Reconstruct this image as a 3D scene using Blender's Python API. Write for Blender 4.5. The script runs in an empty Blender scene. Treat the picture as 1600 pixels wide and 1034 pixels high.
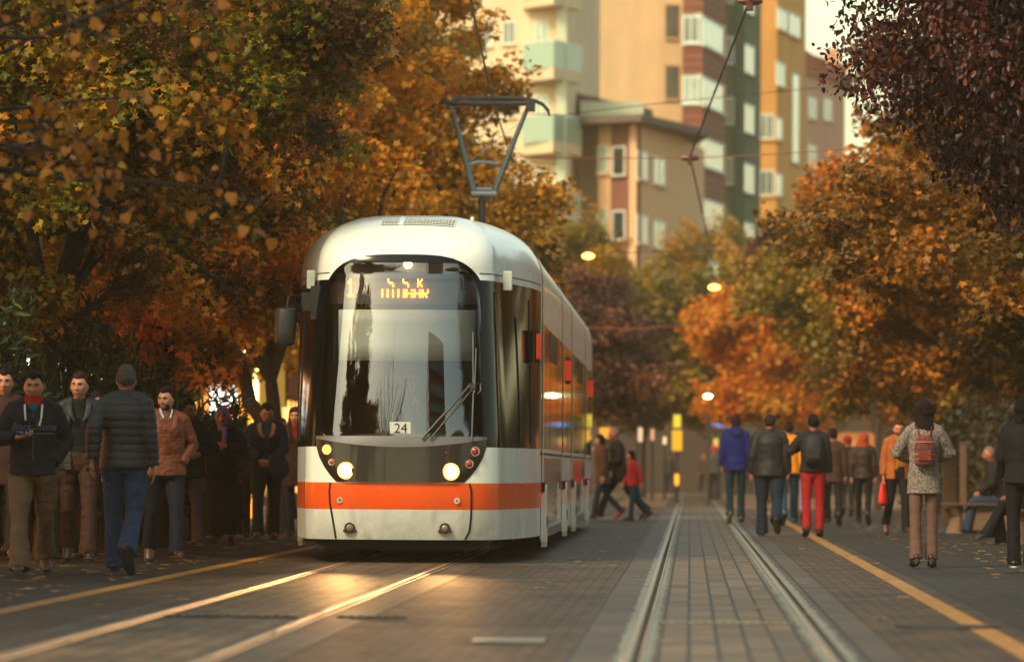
import bpy, math, random
import numpy as np
from mathutils import Vector, Matrix, noise
from math import sin, cos, pi, radians, sqrt, atan2
sc = bpy.context.scene
COL = sc.collection
# ------------------------------------------------------------------ camera model
F = 7111.1; EYE = 0.95
def norm(v): return v/np.linalg.norm(v)
def cam_basis():
    r = radians(0.35)
    v = norm(np.array([278/F, -216/F, -1.0]))          # street direction (+Y) seen in camera space
    rc = np.array([cos(r), -sin(r), 0.0]); rc = norm(rc - v*rc.dot(v))
    uc = np.cross(rc, v)
    return np.array([rc, v, uc])                        # rows: world x,y,z in camera space -> R_wc^T
RB = cam_basis()
def ray(px, py):
    d = np.array([(px-800)/F, -(py-517)/F, -1.0])
    return RB @ d
def W(px, py, Y):
    d = ray(px, py); t = Y/d[1]
    return (float(d[0]*t), float(Y), float(EYE + d[2]*t))
def G(px, py):
    d = ray(px, py); t = -EYE/d[2]
    return (float(d[0]*t), float(d[1]*t), 0.0)
def PXM(Y): return F/Y
cd = bpy.data.cameras.new('camera'); cam = bpy.data.objects.new('camera', cd); COL.objects.link(cam)
M = Matrix([list(RB[0])+[0], list(RB[1])+[0], list(RB[2])+[EYE], [0,0,0,1]])
cam.matrix_world = M
cd.sensor_width = 36; cd.lens = 36*F/1600; cd.clip_end = 3000; cd.clip_start = .5
cd.dof.use_dof = True; cd.dof.focus_distance = 45.3; cd.dof.aperture_fstop = 2.2
sc.camera = cam
sc.render.resolution_x = 1024; sc.render.resolution_y = 661
# ------------------------------------------------------------------ object helpers
def empty(name, loc=(0,0,0), label=None, cat=None, group=None, kind=None, rot=(0,0,0)):
    o = bpy.data.objects.new(name, None); COL.objects.link(o); o.location = loc; o.rotation_euler = rot
    tag(o, label, cat, group, kind); return o
def tag(o, label=None, cat=None, group=None, kind=None):
    if label: o['label'] = label
    if cat: o['category'] = cat
    if group: o['group'] = group
    if kind: o['kind'] = kind
    return o
def copytree(o, parent=None):
    c = o.copy(); COL.objects.link(c); c.parent = parent
    for ch in list(o.children): copytree(ch, c)
    return c
class MB:
    """collects shapes; build() links them as one mesh object"""
    def __init__(s): s.v = []; s.f = []; s.m = []; s.cur = 0
    def add(s, vs, fs, m=None):
        b = len(s.v); s.v += [tuple(map(float, p)) for p in vs]
        s.f += [tuple(b+i for i in f) for f in fs]; s.m += [s.cur if m is None else m]*len(fs)
    def box(s, c, d, rz=0, m=None, rot=None):
        hx, hy, hz = d[0]/2, d[1]/2, d[2]/2
        P = [Vector((x*hx, y*hy, z*hz)) for z in (-1,1) for y in (-1,1) for x in (-1,1)]
        R = rot if rot is not None else Matrix.Rotation(rz, 3, 'Z')
        P = [R @ p + Vector(c) for p in P]
        s.add(P, [(0,2,3,1),(4,5,7,6),(0,1,5,4),(2,6,7,3),(0,4,6,2),(1,3,7,5)], m)
    def tube(s, pts, r, n=8, m=None, r2=None, side=None, cap=True):
        """loft along pts; r number or list; r2: second radius; side: reference axis for r"""
        pts = [Vector(p) for p in pts]; k = len(pts)
        rr = r if isinstance(r, (list, tuple)) else [r]*k
        qq = rr if r2 is None else (r2 if isinstance(r2, (list, tuple)) else [r2]*k)
        vs = []; fs = []; prev = None
        for i, p in enumerate(pts):
            t = (pts[min(i+1,k-1)] - pts[max(i-1,0)])
            if t.length < 1e-9: t = Vector((0,0,1))
            t.normalize()
            ref = Vector(side) if side is not None else (prev if prev is not None else (Vector((1,0,0)) if abs(t.x) < .9 else Vector((0,1,0))))
            a = ref - t*ref.dot(t)
            if a.length < 1e-6: a = t.orthogonal()
            a.normalize(); b = t.cross(a); prev = a
            for j in range(n):
                th = 2*pi*j/n
                vs.append(p + a*cos(th)*rr[i] + b*sin(th)*qq[i])
        for i in range(k-1):
            for j in range(n):
                j2 = (j+1) % n
                fs.append((i*n+j, i*n+j2, (i+1)*n+j2, (i+1)*n+j))
        if cap:
            fs.append(tuple(range(n-1, -1, -1))); fs.append(tuple((k-1)*n+j for j in range(n)))
        s.add(vs, fs, m)
    def cap(s, p, q, r, r_=None, n=10, m=None):
        """capsule from p to q"""
        p = Vector(p); q = Vector(q); r_ = r if r_ is None else r_
        d = (q-p); d = d.normalized() if d.length > 1e-9 else Vector((0,0,1))
        P = []; R = []
        for a in (80, 55, 25): P.append(p - d*r*sin(radians(a))); R.append(r*cos(radians(a)))
        P.append(p); R.append(r); P.append(q); R.append(r_)
        for a in (25, 55, 80): P.append(q + d*r_*sin(radians(a))); R.append(r_*cos(radians(a)))
        s.tube(P, R, n, m)
    def ell(s, c, r, n=12, k=8, m=None, R=None):
        vs = []; fs = []; c = Vector(c)
        for i in range(k+1):
            a = pi*i/k
            for j in range(n):
                b = 2*pi*j/n
                p = Vector((r[0]*sin(a)*cos(b), r[1]*sin(a)*sin(b), r[2]*cos(a)))
                if R is not None: p = R @ p
                vs.append(c+p)
        for i in range(k):
            for j in range(n):
                j2 = (j+1) % n
                fs.append((i*n+j, (i+1)*n+j, (i+1)*n+j2, i*n+j2))
        s.add(vs, fs, m)
    def disc(s, c, nrm, r, th=.01, n=24, m=None):
        c = Vector(c); nn = Vector(nrm).normalized()
        s.tube([c, c+nn*th], [r, r], n, m)
    def grid(s, rows, m=None, closed=False, mfun=None):
        """rows: list of equal-length lists of points"""
        n = len(rows[0]); vs = [p for r in rows for p in r]; b = len(s.v)
        s.v += [tuple(map(float, p)) for p in vs]
        for i in range(len(rows)-1):
            for j in range(n if closed else n-1):
                j2 = (j+1) % n
                mm = (s.cur if m is None else m) if mfun is None else mfun(i, j)
                if mm is None: continue
                s.f.append((b+i*n+j, b+i*n+j2, b+(i+1)*n+j2, b+(i+1)*n+j)); s.m.append(mm)
    def data(s, name):
        me = bpy.data.meshes.new(name); me.from_pydata(s.v, [], s.f); me.update(); return me
    def build(s, name, mats, parent=None, smooth=True, bevel=0, loc=None, solid=0, sharp=35):
        me = s.data(name)
        mats = mats if isinstance(mats, (list, tuple)) else [mats]
        for m in mats: me.materials.append(m)
        if s.m and max(s.m) > 0: me.polygons.foreach_set('material_index', s.m)
        o = bpy.data.objects.new(name, me); COL.objects.link(o)
        if parent is not None: o.parent = parent
        if loc is not None: o.location = loc
        if smooth:
            me.polygons.foreach_set('use_smooth', [True]*len(me.polygons))
            me.set_sharp_from_angle(angle=radians(sharp))
        if bevel:
            b = o.modifiers.new('bevel', 'BEVEL'); b.width = bevel; b.segments = 2; b.limit_method = 'ANGLE'
        if solid:
            b = o.modifiers.new('solid', 'SOLIDIFY'); b.thickness = solid
        return o
def fast_mesh(name, V, Fc, attr=None, smooth=False):
    """V (n,3) array, Fc (m,k) int array of equal-size polygons"""
    me = bpy.data.meshes.new(name); n = len(V); m, k = Fc.shape
    me.vertices.add(n); me.vertices.foreach_set('co', np.asarray(V, np.float32).ravel())
    me.loops.add(m*k); me.loops.foreach_set('vertex_index', Fc.astype(np.int32).ravel())
    me.polygons.add(m); me.polygons.foreach_set('loop_start', (np.arange(m)*k).astype(np.int32))
    try: me.polygons.foreach_set('loop_total', np.full(m, k, np.int32))
    except Exception: pass
    me.update(calc_edges=True)
    if attr is not None:
        a = me.attributes.new('tint', 'FLOAT', 'FACE'); a.data.foreach_set('value', np.asarray(attr, np.float32))
    return me
# ------------------------------------------------------------------ materials
def S(c):   # sRGB 0-255 -> linear
    return tuple((x/255/12.92 if x/255 <= .04045 else ((x/255+.055)/1.055)**2.4) for x in c) + (1,)
_mc = {}
def newmat(name):
    m = bpy.data.materials.new(name); m.use_nodes = True; nt = m.node_tree; nt.nodes.clear()
    out = nt.nodes.new('ShaderNodeOutputMaterial'); b = nt.nodes.new('ShaderNodeBsdfPrincipled')
    nt.links.new(b.outputs[0], out.inputs[0]); return m, nt, b, out
def N(nt, t, **kw):
    n = nt.nodes.new(t)
    for k, v in kw.items():
        if k in n.inputs: n.inputs[k].default_value = v
        else: setattr(n, k, v)
    return n
def coords(nt, scale=1.0, kind='Object'):
    tc = N(nt, 'ShaderNodeTexCoord'); mp = N(nt, 'ShaderNodeMapping')
    mp.inputs['Scale'].default_value = (scale,)*3 if not isinstance(scale, tuple) else scale
    nt.links.new(tc.outputs[kind], mp.inputs[0]); return mp.outputs[0]
def mat(name, col, rough=.6, var=.15, vscale=6, bump=.1, bscale=60, metal=0, coat=0, spec=.5, sheen=0):
    key = (name, col)
    if key in _mc: return _mc[key]
    m, nt, b, out = newmat(name)
    co = coords(nt)
    n1 = N(nt, 'ShaderNodeTexNoise', Scale=vscale, Detail=5.0, Roughness=.6)
    nt.links.new(co, n1.inputs['Vector'])
    mr = N(nt, 'ShaderNodeMapRange'); mr.inputs[1].default_value = .3; mr.inputs[2].default_value = .7
    mr.inputs[3].default_value = 1-var; mr.inputs[4].default_value = 1+var
    nt.links.new(n1.outputs[0], mr.inputs[0])
    mx = N(nt, 'ShaderNodeMix', data_type='RGBA', blend_type='MULTIPLY'); mx.inputs[0].default_value = 1
    mx.inputs[6].default_value = col if len(col) == 4 else tuple(col)+(1,)
    nt.links.new(mr.outputs[0], mx.inputs[7]); nt.links.new(mx.outputs[2], b.inputs['Base Color'])
    b.inputs['Roughness'].default_value = rough; b.inputs['Metallic'].default_value = metal
    b.inputs['Coat Weight'].default_value = coat; b.inputs['Specular IOR Level'].default_value = spec
    if sheen: b.inputs['Sheen Weight'].default_value = sheen
    if bump:
        n2 = N(nt, 'ShaderNodeTexNoise', Scale=bscale, Detail=3.0); nt.links.new(co, n2.inputs['Vector'])
        bp = N(nt, 'ShaderNodeBump', Strength=bump, Distance=.02); nt.links.new(n2.outputs[0], bp.inputs['Height'])
        nt.links.new(bp.outputs[0], b.inputs['Normal'])
    _mc[key] = m; return m
def emis(name, col, strength):
    m, nt, b, out = newmat(name)
    b.inputs['Base Color'].default_value = (col[0]*.12, col[1]*.12, col[2]*.12, 1); b.inputs['Emission Color'].default_value = col
    b.inputs['Emission Strength'].default_value = strength; b.inputs['Roughness'].default_value = .4
    return m
def leafmat(name, stops, rough=.55, trans=.35, tcol=1.3):
    m, nt, b, out = newmat(name)
    at = N(nt, 'ShaderNodeAttribute', attribute_name='tint')
    cr = N(nt, 'ShaderNodeValToRGB'); e = cr.color_ramp.elements
    while len(e) > 1: e.remove(e[0])
    e[0].position = stops[0][0]; e[0].color = S(stops[0][1])
    for p, c in stops[1:]:
        x = e.new(p); x.color = S(c)
    nt.links.new(at.outputs['Fac'], cr.inputs[0]); nt.links.new(cr.outputs[0], b.inputs['Base Color'])
    b.inputs['Roughness'].default_value = rough; b.inputs['Specular IOR Level'].default_value = .35
    tr = N(nt, 'ShaderNodeBsdfTranslucent'); hs = N(nt, 'ShaderNodeHueSaturation', Saturation=1.0, Value=tcol)
    nt.links.new(cr.outputs[0], hs.inputs['Color']); nt.links.new(hs.outputs[0], tr.inputs[0])
    ms = N(nt, 'ShaderNodeMixShader'); ms.inputs[0].default_value = trans
    nt.links.new(b.outputs[0], ms.inputs[1]); nt.links.new(tr.outputs[0], ms.inputs[2])
    nt.links.new(ms.outputs[0], out.inputs[0]); return m
def tglass(name, tint=(.6,.62,.6), refl=.25, rough=.02):
    """see-through pane with a strong sky reflection"""
    m, nt, b, out = newmat(name); nt.nodes.remove(b)
    tr = N(nt, 'ShaderNodeBsdfTransparent'); tr.inputs[0].default_value = tint+(1,)
    gl = N(nt, 'ShaderNodeBsdfGlossy', Roughness=rough); gl.inputs[0].default_value = (.95,.97,.95,1)
    fr = N(nt, 'ShaderNodeFresnel', IOR=1.6)
    ma = N(nt, 'ShaderNodeMath', operation='ADD'); ma.inputs[1].default_value = refl; ma.use_clamp = True
    nt.links.new(fr.outputs[0], ma.inputs[0])
    ms = N(nt, 'ShaderNodeMixShader'); nt.links.new(ma.outputs[0], ms.inputs[0])
    nt.links.new(tr.outputs[0], ms.inputs[1]); nt.links.new(gl.outputs[0], ms.inputs[2]); nt.links.new(ms.outputs[0], out.inputs[0])
    return m
def smoothstep(a, b, x):
    t = min(1, max(0, (x-a)/(b-a))); return t*t*(3-2*t)
def lerp(a, b, t): return a+(b-a)*t
def interp(x, xs, ys): return float(np.interp(x, xs, ys))
# ------------------------------------------------------------------ people
def remesh(mb, voxel, smooth=2, disp=None, name='m'):
    me = mb.data('tmp'); o = bpy.data.objects.new('tmp', me); COL.objects.link(o)
    r = o.modifiers.new('r', 'REMESH'); r.mode = 'VOXEL'; r.voxel_size = voxel; r.use_smooth_shade = True
    if smooth:
        s = o.modifiers.new('s', 'SMOOTH'); s.factor = .5; s.iterations = smooth
    dg = bpy.context.evaluated_depsgraph_get()
    me2 = bpy.data.meshes.new_from_object(o.evaluated_get(dg)); me2.name = name
    bpy.data.objects.remove(o); bpy.data.meshes.remove(me)
    if disp is not None:
        n = len(me2.vertices); co = np.empty(n*3, np.float32); me2.vertices.foreach_get('co', co); co = co.reshape(-1,3)
        nr = np.empty(n*3, np.float32); me2.vertices.foreach_get('normal', nr); nr = nr.reshape(-1,3)
        d = np.array([disp(p) for p in co], np.float32)
        me2.vertices.foreach_set('co', (co+nr*d[:,None]).ravel()); me2.update()
    me2.polygons.foreach_set('use_smooth', [True]*len(me2.polygons))
    return me2
def linkmesh(name, me, mats, parent):
    for m in (mats if isinstance(mats, (list, tuple)) else [mats]): me.materials.append(m)
    o = bpy.data.objects.new(name, me); COL.objects.link(o)
    if parent is not None: o.parent = parent
    return o
def gs(x, s): return math.exp(-(x/s)**2)
def head_pt(th, ph, feat=True):
    """th 0 top..pi bottom; ph angle, front is -y"""
    nx, ny, nz = sin(th)*cos(ph), sin(th)*sin(ph), cos(th)
    x, y, z = .080*nx, .098*ny, .119*nz
    if z < 0:
        t = -z/.118; x *= 1-.24*t**1.6
        if y > 0: y *= 1-.50*t
        else: y *= 1-.10*t
    if y < 0:
        y *= 1-.10*gs(x, .03)*0; 
        if feat:
            w = smoothstep(0, .04, -y)
            y -= w*(.009*gs(x, .055)*gs(z-.032, .012))             # brow
            y += w*(.011*(gs(x-.031, .015)+gs(x+.031, .015))*gs(z-.010, .013))
            nb = interp(z, [-.045, -.036, -.026, .0, .022, .04], [0, .016, .025, .014, .005, 0])
            y -= w*nb*gs(x, .011 if z > -.015 else .014)            # nose
            y -= w*.006*gs(x, .024)*(gs(z+.056, .006)+gs(z+.069, .007)) # lips
            y += w*.004*gs(x, .02)*gs(z+.080, .006)
            y -= w*.010*gs(x, .022)*gs(z+.098, .014)                # chin
            y -= w*.004*(gs(x-.043, .014)+gs(x+.043, .014))*gs(z+.02, .018)
    return Vector((x, y, z))
def head_shell(mb, Mt, off=lambda p: 0.0, feat=True, n=40, k=32):
    rows = []
    for i in range(k+1):
        th = pi*min(max(i, .15), k-.15)/k; row = []
        for j in range(n):
            ph = 2*pi*j/n; p = head_pt(th, ph, feat); nr = Vector((p.x/.076**2, p.y/.097**2, p.z/.118**2)).normalized()
            row.append(Mt @ (p+nr*off(p)))
        rows.append(row)
    b = len(mb.v); mb.grid(rows, closed=True)
    mb.f.append(tuple(b+j for j in range(n-1, -1, -1))); mb.m.append(mb.cur)
    mb.f.append(tuple(b+k*n+j for j in range(n))); mb.m.append(mb.cur)
    mb.f = [tuple(f) for f in mb.f]
def hair_mask(p, kind='short'):
    yy = p.y/.097
    if kind == 'short':
        zl = interp(yy, [-1, -.55, -.30, -.12, .05, .35, .8, 1], [.070, .074, .066, .030, -.004, -.028, -.052, -.056])
        if yy < -.3: zl += .013*gs(abs(p.x)-.042, .018)-.004*gs(p.x, .02)
    elif kind == 'long':
        zl = interp(yy, [-1, -.6, -.35, 0, 1], [.074, .066, .03, -.09, -.13])
    elif kind == 'bald':
        zl = interp(yy, [-1, -.1, .0, .3, .8, 1], [.3, .3, .0, -.03, -.06, -.07])
        if p.z > .05+.03*0 : return 0
    elif kind == 'hat':
        zl = interp(yy, [-1, 0, 1], [.045, .02, -.01])
    elif kind == 'hijab':
        x = p.x/.048; z = (p.z+.018)/.074
        if p.y < -.02 and x*x+z*z < 1: return 0
        return 1
    return smoothstep(zl-.006, zl+.008, p.z)
def hand(mb, wrist, d, nrm, s, curl=.5, k=1.0, thumb=1.0):
    """palm + five bent fingers; d: finger direction, nrm: palm-facing direction, s: side sign for the thumb"""
    d = Vector(d).normalized(); nrm = Vector(nrm); nrm = (nrm-d*nrm.dot(d)).normalized(); sd = d.cross(nrm).normalized()*s
    w = Vector(wrist)
    mb.tube([w-d*.02, w+d*.01, w+d*.04, w+d*.075, w+d*.09], [.026*k, .028*k, .037*k, .041*k, .034*k], 12, r2=[.018*k, .017*k, .015*k, .013*k, .010*k], side=sd)
    L = [.068, .078, .073, .056]
    for i in range(4):
        off = (-.030+.020*i)*-1
        p = w + d*(.082-(.006 if i in (0, 3) else 0)) + sd*off*k; dd = d.copy(); ax = sd
        segs = [L[i]*.45, L[i]*.30, L[i]*.25]
        for q in range(3):
            c = curl*(.55+.15*i)*(1 if q else .8)
            R = Matrix.Rotation(c, 3, d.cross(nrm))
            dd = (R @ dd).normalized(); e = p + dd*segs[q]*k
            mb.cap(p, e, (.0095-.0010*q)*k, (.0085-.0010*q)*k, 8); p = e
    tb = w + d*.025 + sd*.030*k; td = (d*.75+sd*.65*thumb+nrm*.35).normalized()
    e = tb+td*.038*k; mb.cap(tb, e, .0125*k, .0105*k, 8)
    td2 = (d*1.0+sd*.15+nrm*.45).normalized(); mb.cap(e, e+td2*.028*k, .0105*k, .009*k, 8)
def ik(S_, T, l1, l2, pole):
    S_ = Vector(S_); T = Vector(T); D = T-S_; L = D.length
    if L > l1+l2-.004: T = S_+D.normalized()*(l1+l2-.004); D = T-S_; L = D.length
    L = max(L, abs(l1-l2)+.02)
    a = (l1*l1-l2*l2+L*L)/(2*L); h = sqrt(max(0, l1*l1-a*a)); u = D.normalized()
    p = Vector(pole); p = (p-u*p.dot(u))
    p = p.normalized() if p.length > 1e-5 else Vector((0,1,0))
    return S_+u*a+p*h, T
SKIN = {}
def skin(c): 
    if c not in SKIN: SKIN[c] = mat('skin_%d' % len(SKIN), S(c), rough=.5, var=.10, vscale=25, bump=.05, bscale=150)
    return SKIN[c]
def cloth(c, rough=.8, b=.25, bs=220, sheen=0): return mat('cloth', S(c), rough=rough, var=.14, vscale=9, bump=b, bscale=bs, sheen=sheen, spec=.25)
def leather(c): return mat('leather', S(c), rough=.56, var=.25, vscale=14, bump=.3, bscale=50, spec=.28)
DK = (26,24,24)
def fold(amp, seed=0, sx=1.0, sz=1.0):
    def f(p):
        q = Vector((p[0]*9*sx+seed, p[1]*9*sx, p[2]*9*sz))
        q2 = Vector((p[0]*22*sx+seed*2, p[1]*22*sx, p[2]*26*sz))
        n = noise.noise(q); r = 1-abs(noise.noise(q2))*2
        return amp*(n*.9 + r*.35)
    return f
def quilt(amp, pitch, seed=0):
    f0 = fold(amp*.5, seed)
    return lambda p: amp*(abs(sin(pi*p[2]/pitch))**.6-.7)+f0(p)
def person(px, fy, hpx, face, label, group=None, tall=None, top=None, bot=None, hair=None, sk=(150,105,80), pose=None, vox=.010, hd=(0,0), bulk=1.0, shoe=(40,26,20), sole=(60,55,50), extras=(), dist=None, cat='person', hipz=None, loc=None, raw=False):
    """face: heading in degrees, 0 = towards the camera, 180 = away. hpx: height in photo pixels"""
    if loc is None: loc = G(px, fy)
    Ht = tall if tall else hpx/PXM(loc[1]); k = Ht/1.75
    p_ = dict(a1=20, k1=4, f1=0, a2=-16, k2=22, f2=28, lead=1, lean=2, twist=0, L='hang', R='hang', sw=.0, hips=0, ab=0)
    if pose: p_.update(pose)
    seed = (px*7.13+fy*3.7) % 50
    top = top or {}; bot = bot or {}; hair = hair or {}
    root = None
    # ---- joints
    HZ = .93; pel = Vector((0, 0, HZ)); la = radians(p_['lean'])
    u = Vector((0, -sin(la), cos(la))); tw = radians(p_['twist'])
    Rx = Vector((cos(tw), sin(tw), 0)); fwd = Vector((sin(tw), -cos(tw), 0))
    neck = pel+u*.545; nb2 = neck+u*.05
    hm = neck + u*.128 + Vector((0, -.022, 0)) + Vector((0, -sin(la)*.02, 0))
    Mh = Matrix.Translation(hm) @ Matrix.Rotation(radians(hd[0]), 4, 'Z') @ Matrix.Rotation(radians(hd[1]), 4, 'X')
    sh = {s: pel+u*.478+Rx*s*.166*bulk for s in (1, -1)}
    legs = {}
    for s in (1, -1):
        i = '1' if s == p_['lead'] else '2'
        a = radians(p_['a'+i]); kb = radians(p_['k'+i]); f = radians(p_['f'+i])
        hip = pel+Vector((s*.09*bulk, 0, -.03)); ab = radians(p_['ab'])*s
        if p_.get('kneel_sit'): pass
        kn = hip+Vector((sin(ab)*.44, -sin(a), -cos(a)))*1.0 if False else hip+Vector((s*.01+sin(ab)*.43, -sin(a)*.43, -cos(a)*.43))
        b = a-kb; an = kn+Vector((-s*.005, -sin(b)*.41, -cos(b)*.41)); legs[s] = (hip, kn, an, f)
    # ---- body
    mb = MB()
    T = [(-.10,.13,.095),(0,.155,.105),(.12,.135,.095),(.25,.145,.105),(.38,.160,.11),(.46,.150,.09),(.51,.095,.07),(.545,.056,.056),(.62,.052,.056),(.68,.05,.055)]
    mb.tube([pel+u*t+(Vector((0,-.015,0)) if t > .5 else Vector()) for t,a,b in T], [a*bulk if t < .52 else a for t,a,b in T], 16, r2=[b*bulk if t < .52 else b for t,a,b in T], side=Rx)
    head_shell(mb, Mh)
    for s in (1, -1):
        mb.ell(Mh @ Vector((s*.079, .006, -.004)), (.010, .018, .032), 8, 6, R=(Mh.to_3x3() @ Matrix.Rotation(s*.35, 3, 'Z')))
        hip, kn, an, f = legs[s]
        mb.tube([hip+Vector((0,0,.04)), hip.lerp(kn,.4), kn, kn.lerp(an,.3), an], [.075,.070,.050,.050,.034], 12, side=(1,0,0))
        mb.ell(kn, (.05,.05,.05)); mb.cap(an, an+Vector((0,-.03*cos(f),-.03)), .034, .03)
    arms = {}
    for s in (1, -1):
        md = p_['L'] if s == 1 else p_['R']; pole = Vector((s*.35, 1, -.1)); curl = .35; nrm = Vector((-s, .0, 0)); thumb = .6; hdv = None
        if md == 'hang': Tg = pel+Vector((s*.235*bulk, -.02, -.06))
        elif md == 'fore': Tg = pel+Vector((s*.22*bulk, -.22, .00))
        elif md == 'back': Tg = pel+Vector((s*.24*bulk, .16, .00))
        elif md == 'pocket': Tg = pel+Vector((s*.150*bulk, -.075, .02)); pole = Vector((s*1, .8, 0))
        elif md == 'phone': Tg = pel+Vector((s*.13, -.29, .24)); pole = Vector((s*.7, .3, -.6)); curl = .75; nrm = Vector((-s*.3, -.1, 1)); hdv = Vector((-s*.8, -.35, .1)); thumb = .3
        elif md == 'clasp': Tg = pel+Vector((s*.09, -.24, .05)); pole = Vector((s*.8, .4, -.2)); curl = .7; hdv = Vector((-s*.7, -.2, -.3)); nrm = Vector((0, 1, .2))
        elif md == 'chest': Tg = pel+Vector((s*.06, -.20, .30)); pole = Vector((s*1, .2, -.4)); curl = .7; hdv = Vector((-s*.9, -.1, .1)); nrm = Vector((0, 1, 0))
        elif md == 'belly': Tg = pel+Vector((s*.10, -.22, .16)); pole = Vector((s*1, .4, -.2)); curl = .7; hdv = Vector((-s*.9, -.1, -.1)); nrm = Vector((0, 1, 0))
        elif md == 'lap': Tg = pel+Vector((s*.12, -.32, .06)); pole = Vector((s*1, .5, -.2)); curl = .5
        elif md == 'strap': Tg = pel+Vector((s*.15, -.15, .36)); pole = Vector((s*1, .3, -.9)); curl = 1.0; hdv = Vector((-s*.3, -.3, 1))
        elif md == 'wheel': Tg = pel+Vector((s*.20, -.42, .12)); pole = Vector((s*1, .3, -.6)); curl = .8
        else: Tg = pel+Vector(md)
        el, wr = ik(sh[s], Tg, .285, .255, pole); arms[s] = (sh[s], el, wr)
        mb.tube([sh[s]-Rx*s*.05, sh[s], sh[s].lerp(el,.35), el, el.lerp(wr,.3), wr], [.045,.052,.046,.037,.038,.025], 12)
        mb.ell(sh[s], (.055,.055,.055)); mb.ell(el, (.037,.037,.037))
        d = hdv if hdv is not None else (wr-el).normalized()*1.0+Vector((0,-.12,0))
        if md != 'pocket' and md != 'none': hand(mb, wr, d, nrm, s if hdv is None else s, curl, 1.05*(1 if vox < .012 else 1.15), thumb)
    body_me = remesh(mb, max(.0065, vox*.75), 1, name='body')
    parts = []
    skn = skin(sk)
    # ---- trousers
    tb = MB(); w = bot.get('w', 1.0); cu = bot.get('cuff', .075)
    if bot.get('kind') != 'skirt':
        tb.tube([pel+u*t for t in (-.12,-.05,.03,.10,.14)], [.150*bulk,.170*bulk,.168*bulk,.150*bulk,.142*bulk], 16, r2=[.10,.118,.116,.106,.100], side=(1,0,0))
        for s in (1, -1):
            hip, kn, an, f = legs[s]; hem = kn.lerp(an, bot.get('len', 1.13))
            tb.tube([hip+Vector((0,0,.05)), hip+Vector((0,0,-.05)), hip.lerp(kn,.45), kn, kn.lerp(an,.35), kn.lerp(an,.75), hem],
                    [.095*w*bulk,.098*w*bulk,.088*w*bulk,.068*w,.068*w,cu*.93,cu], 14, r2=[.11*w,.108*w,.092*w,.072*w,.070*w,cu*.98,cu*1.12], side=(1,0,0))
            tb.ell(kn, (.068*w,.072*w,.068*w)); tb.ell(hip, (.09*w*bulk,.105*w,.09*w))
        tm = remesh(tb, vox, 2, fold(bot.get('fold', .007), seed+3, 1.0, 1.6), 'trousers')
    else:
        hz = bot.get('hem', .12)
        tb.tube([pel+u*.12, pel, Vector((0,0,.6)), Vector((0,.0,hz+.1)), Vector((0,0,hz))], [.155,.18,.21,.25,.26], 20, r2=[.11,.13,.17,.21,.22], side=(1,0,0))
        tm = remesh(tb, vox, 2, fold(.012, seed+3, 1.6, .15), 'skirt')
    parts.append(('skirt' if bot.get('kind') == 'skirt' else 'trousers', tm, bot.get('mat') or cloth(bot.get('c', (40,42,50)))))
    # ---- shoes
    for s in (1, -1):
        hip, kn, an, f = legs[s]; fd = Vector((s*.10, -cos(f), -sin(f))).normalized(); dn = fd.cross(Vector((1,0,0)))
        dn = dn if dn.z < 0 else -dn; dn = (dn - fd*dn.dot(fd)).normalized(); o = an+dn*.075
        m_ = MB()
        m_.tube([o-fd*.084-dn*.022, o-fd*.070-dn*.036, o-dn*.042, o+fd*.07-dn*.035, o+fd*.14-dn*.027, o+fd*.190-dn*.020, o+fd*.214-dn*.014],
                [.024,.038,.042,.050,.050,.040,.018], 14, r2=[.022,.038,.046,.038,.030,.023,.014], side=fd.cross(dn), m=0)
        m_.cap(o-dn*.05-fd*.02, an-dn*.01+Vector((0,.0,.03)), .040, .044, 12, m=0)
        if hair.get('heel'): m_.box(o-fd*.055-dn*.0+dn*.02, (.045,.045,.05), m=1)
        m_.tube([o-fd*.088+dn*.002, o-fd*.06+dn*.002, o+dn*.002, o+fd*.07+dn*.002, o+fd*.15+dn*.002, o+fd*.20+dn*.002, o+fd*.222+dn*.002],
                [.016,.039,.042,.051,.052,.040,.016], 14, r2=[.012]*7, side=fd.cross(dn), m=1)
        sm = m_.data('shoe'); sm.polygons.foreach_set('material_index', m_.m); sm.polygons.foreach_set('use_smooth', [True]*len(sm.polygons))
        parts.append(('shoe', sm, [mat('shoe_upper', S(shoe), rough=.4, var=.2, vscale=20), mat('shoe_sole', S(sole), rough=.8)]))
    # ---- top garment
    kd = top.get('kind', 'jacket'); inf = top.get('inf', .028)*.86; hem = top.get('hem', -.08); jb = MB(); b2 = bulk
    tt = [(hem,.168,.130)]
    if hem < -.12:
        fl = top.get('flare', .03)
        n_ = max(2, int(-hem/.12)); tt = [(hem*(1-i/n_)-.0*i, .150+fl*(1-i/n_)*(-hem/.4), .108+fl*(1-i/n_)*(-hem/.4)) for i in range(n_)]
    tt += [(0,.160,.116),(.12,.142*(1 if not top.get('waist') else .93),.100),(.25,.148,.107),(.38,.162,.112),(.46,.150,.092),(.505,.105,.072),(.545,.066,.064),(top.get('collar', .575),.060,.062)]
    jb.tube([pel+u*t+(Vector((0,-.012,0)) if t > .5 else Vector()) for t,a,b in tt],
            [(a+inf)*b2 if t < .52 else a+inf*.45 for t,a,b in tt], 22, r2=[(b+inf)*b2 if t < .52 else b+inf*.4 for t,a,b in tt], side=Rx)
    sl = top.get('sleeve', .96); jhx = .004
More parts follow.
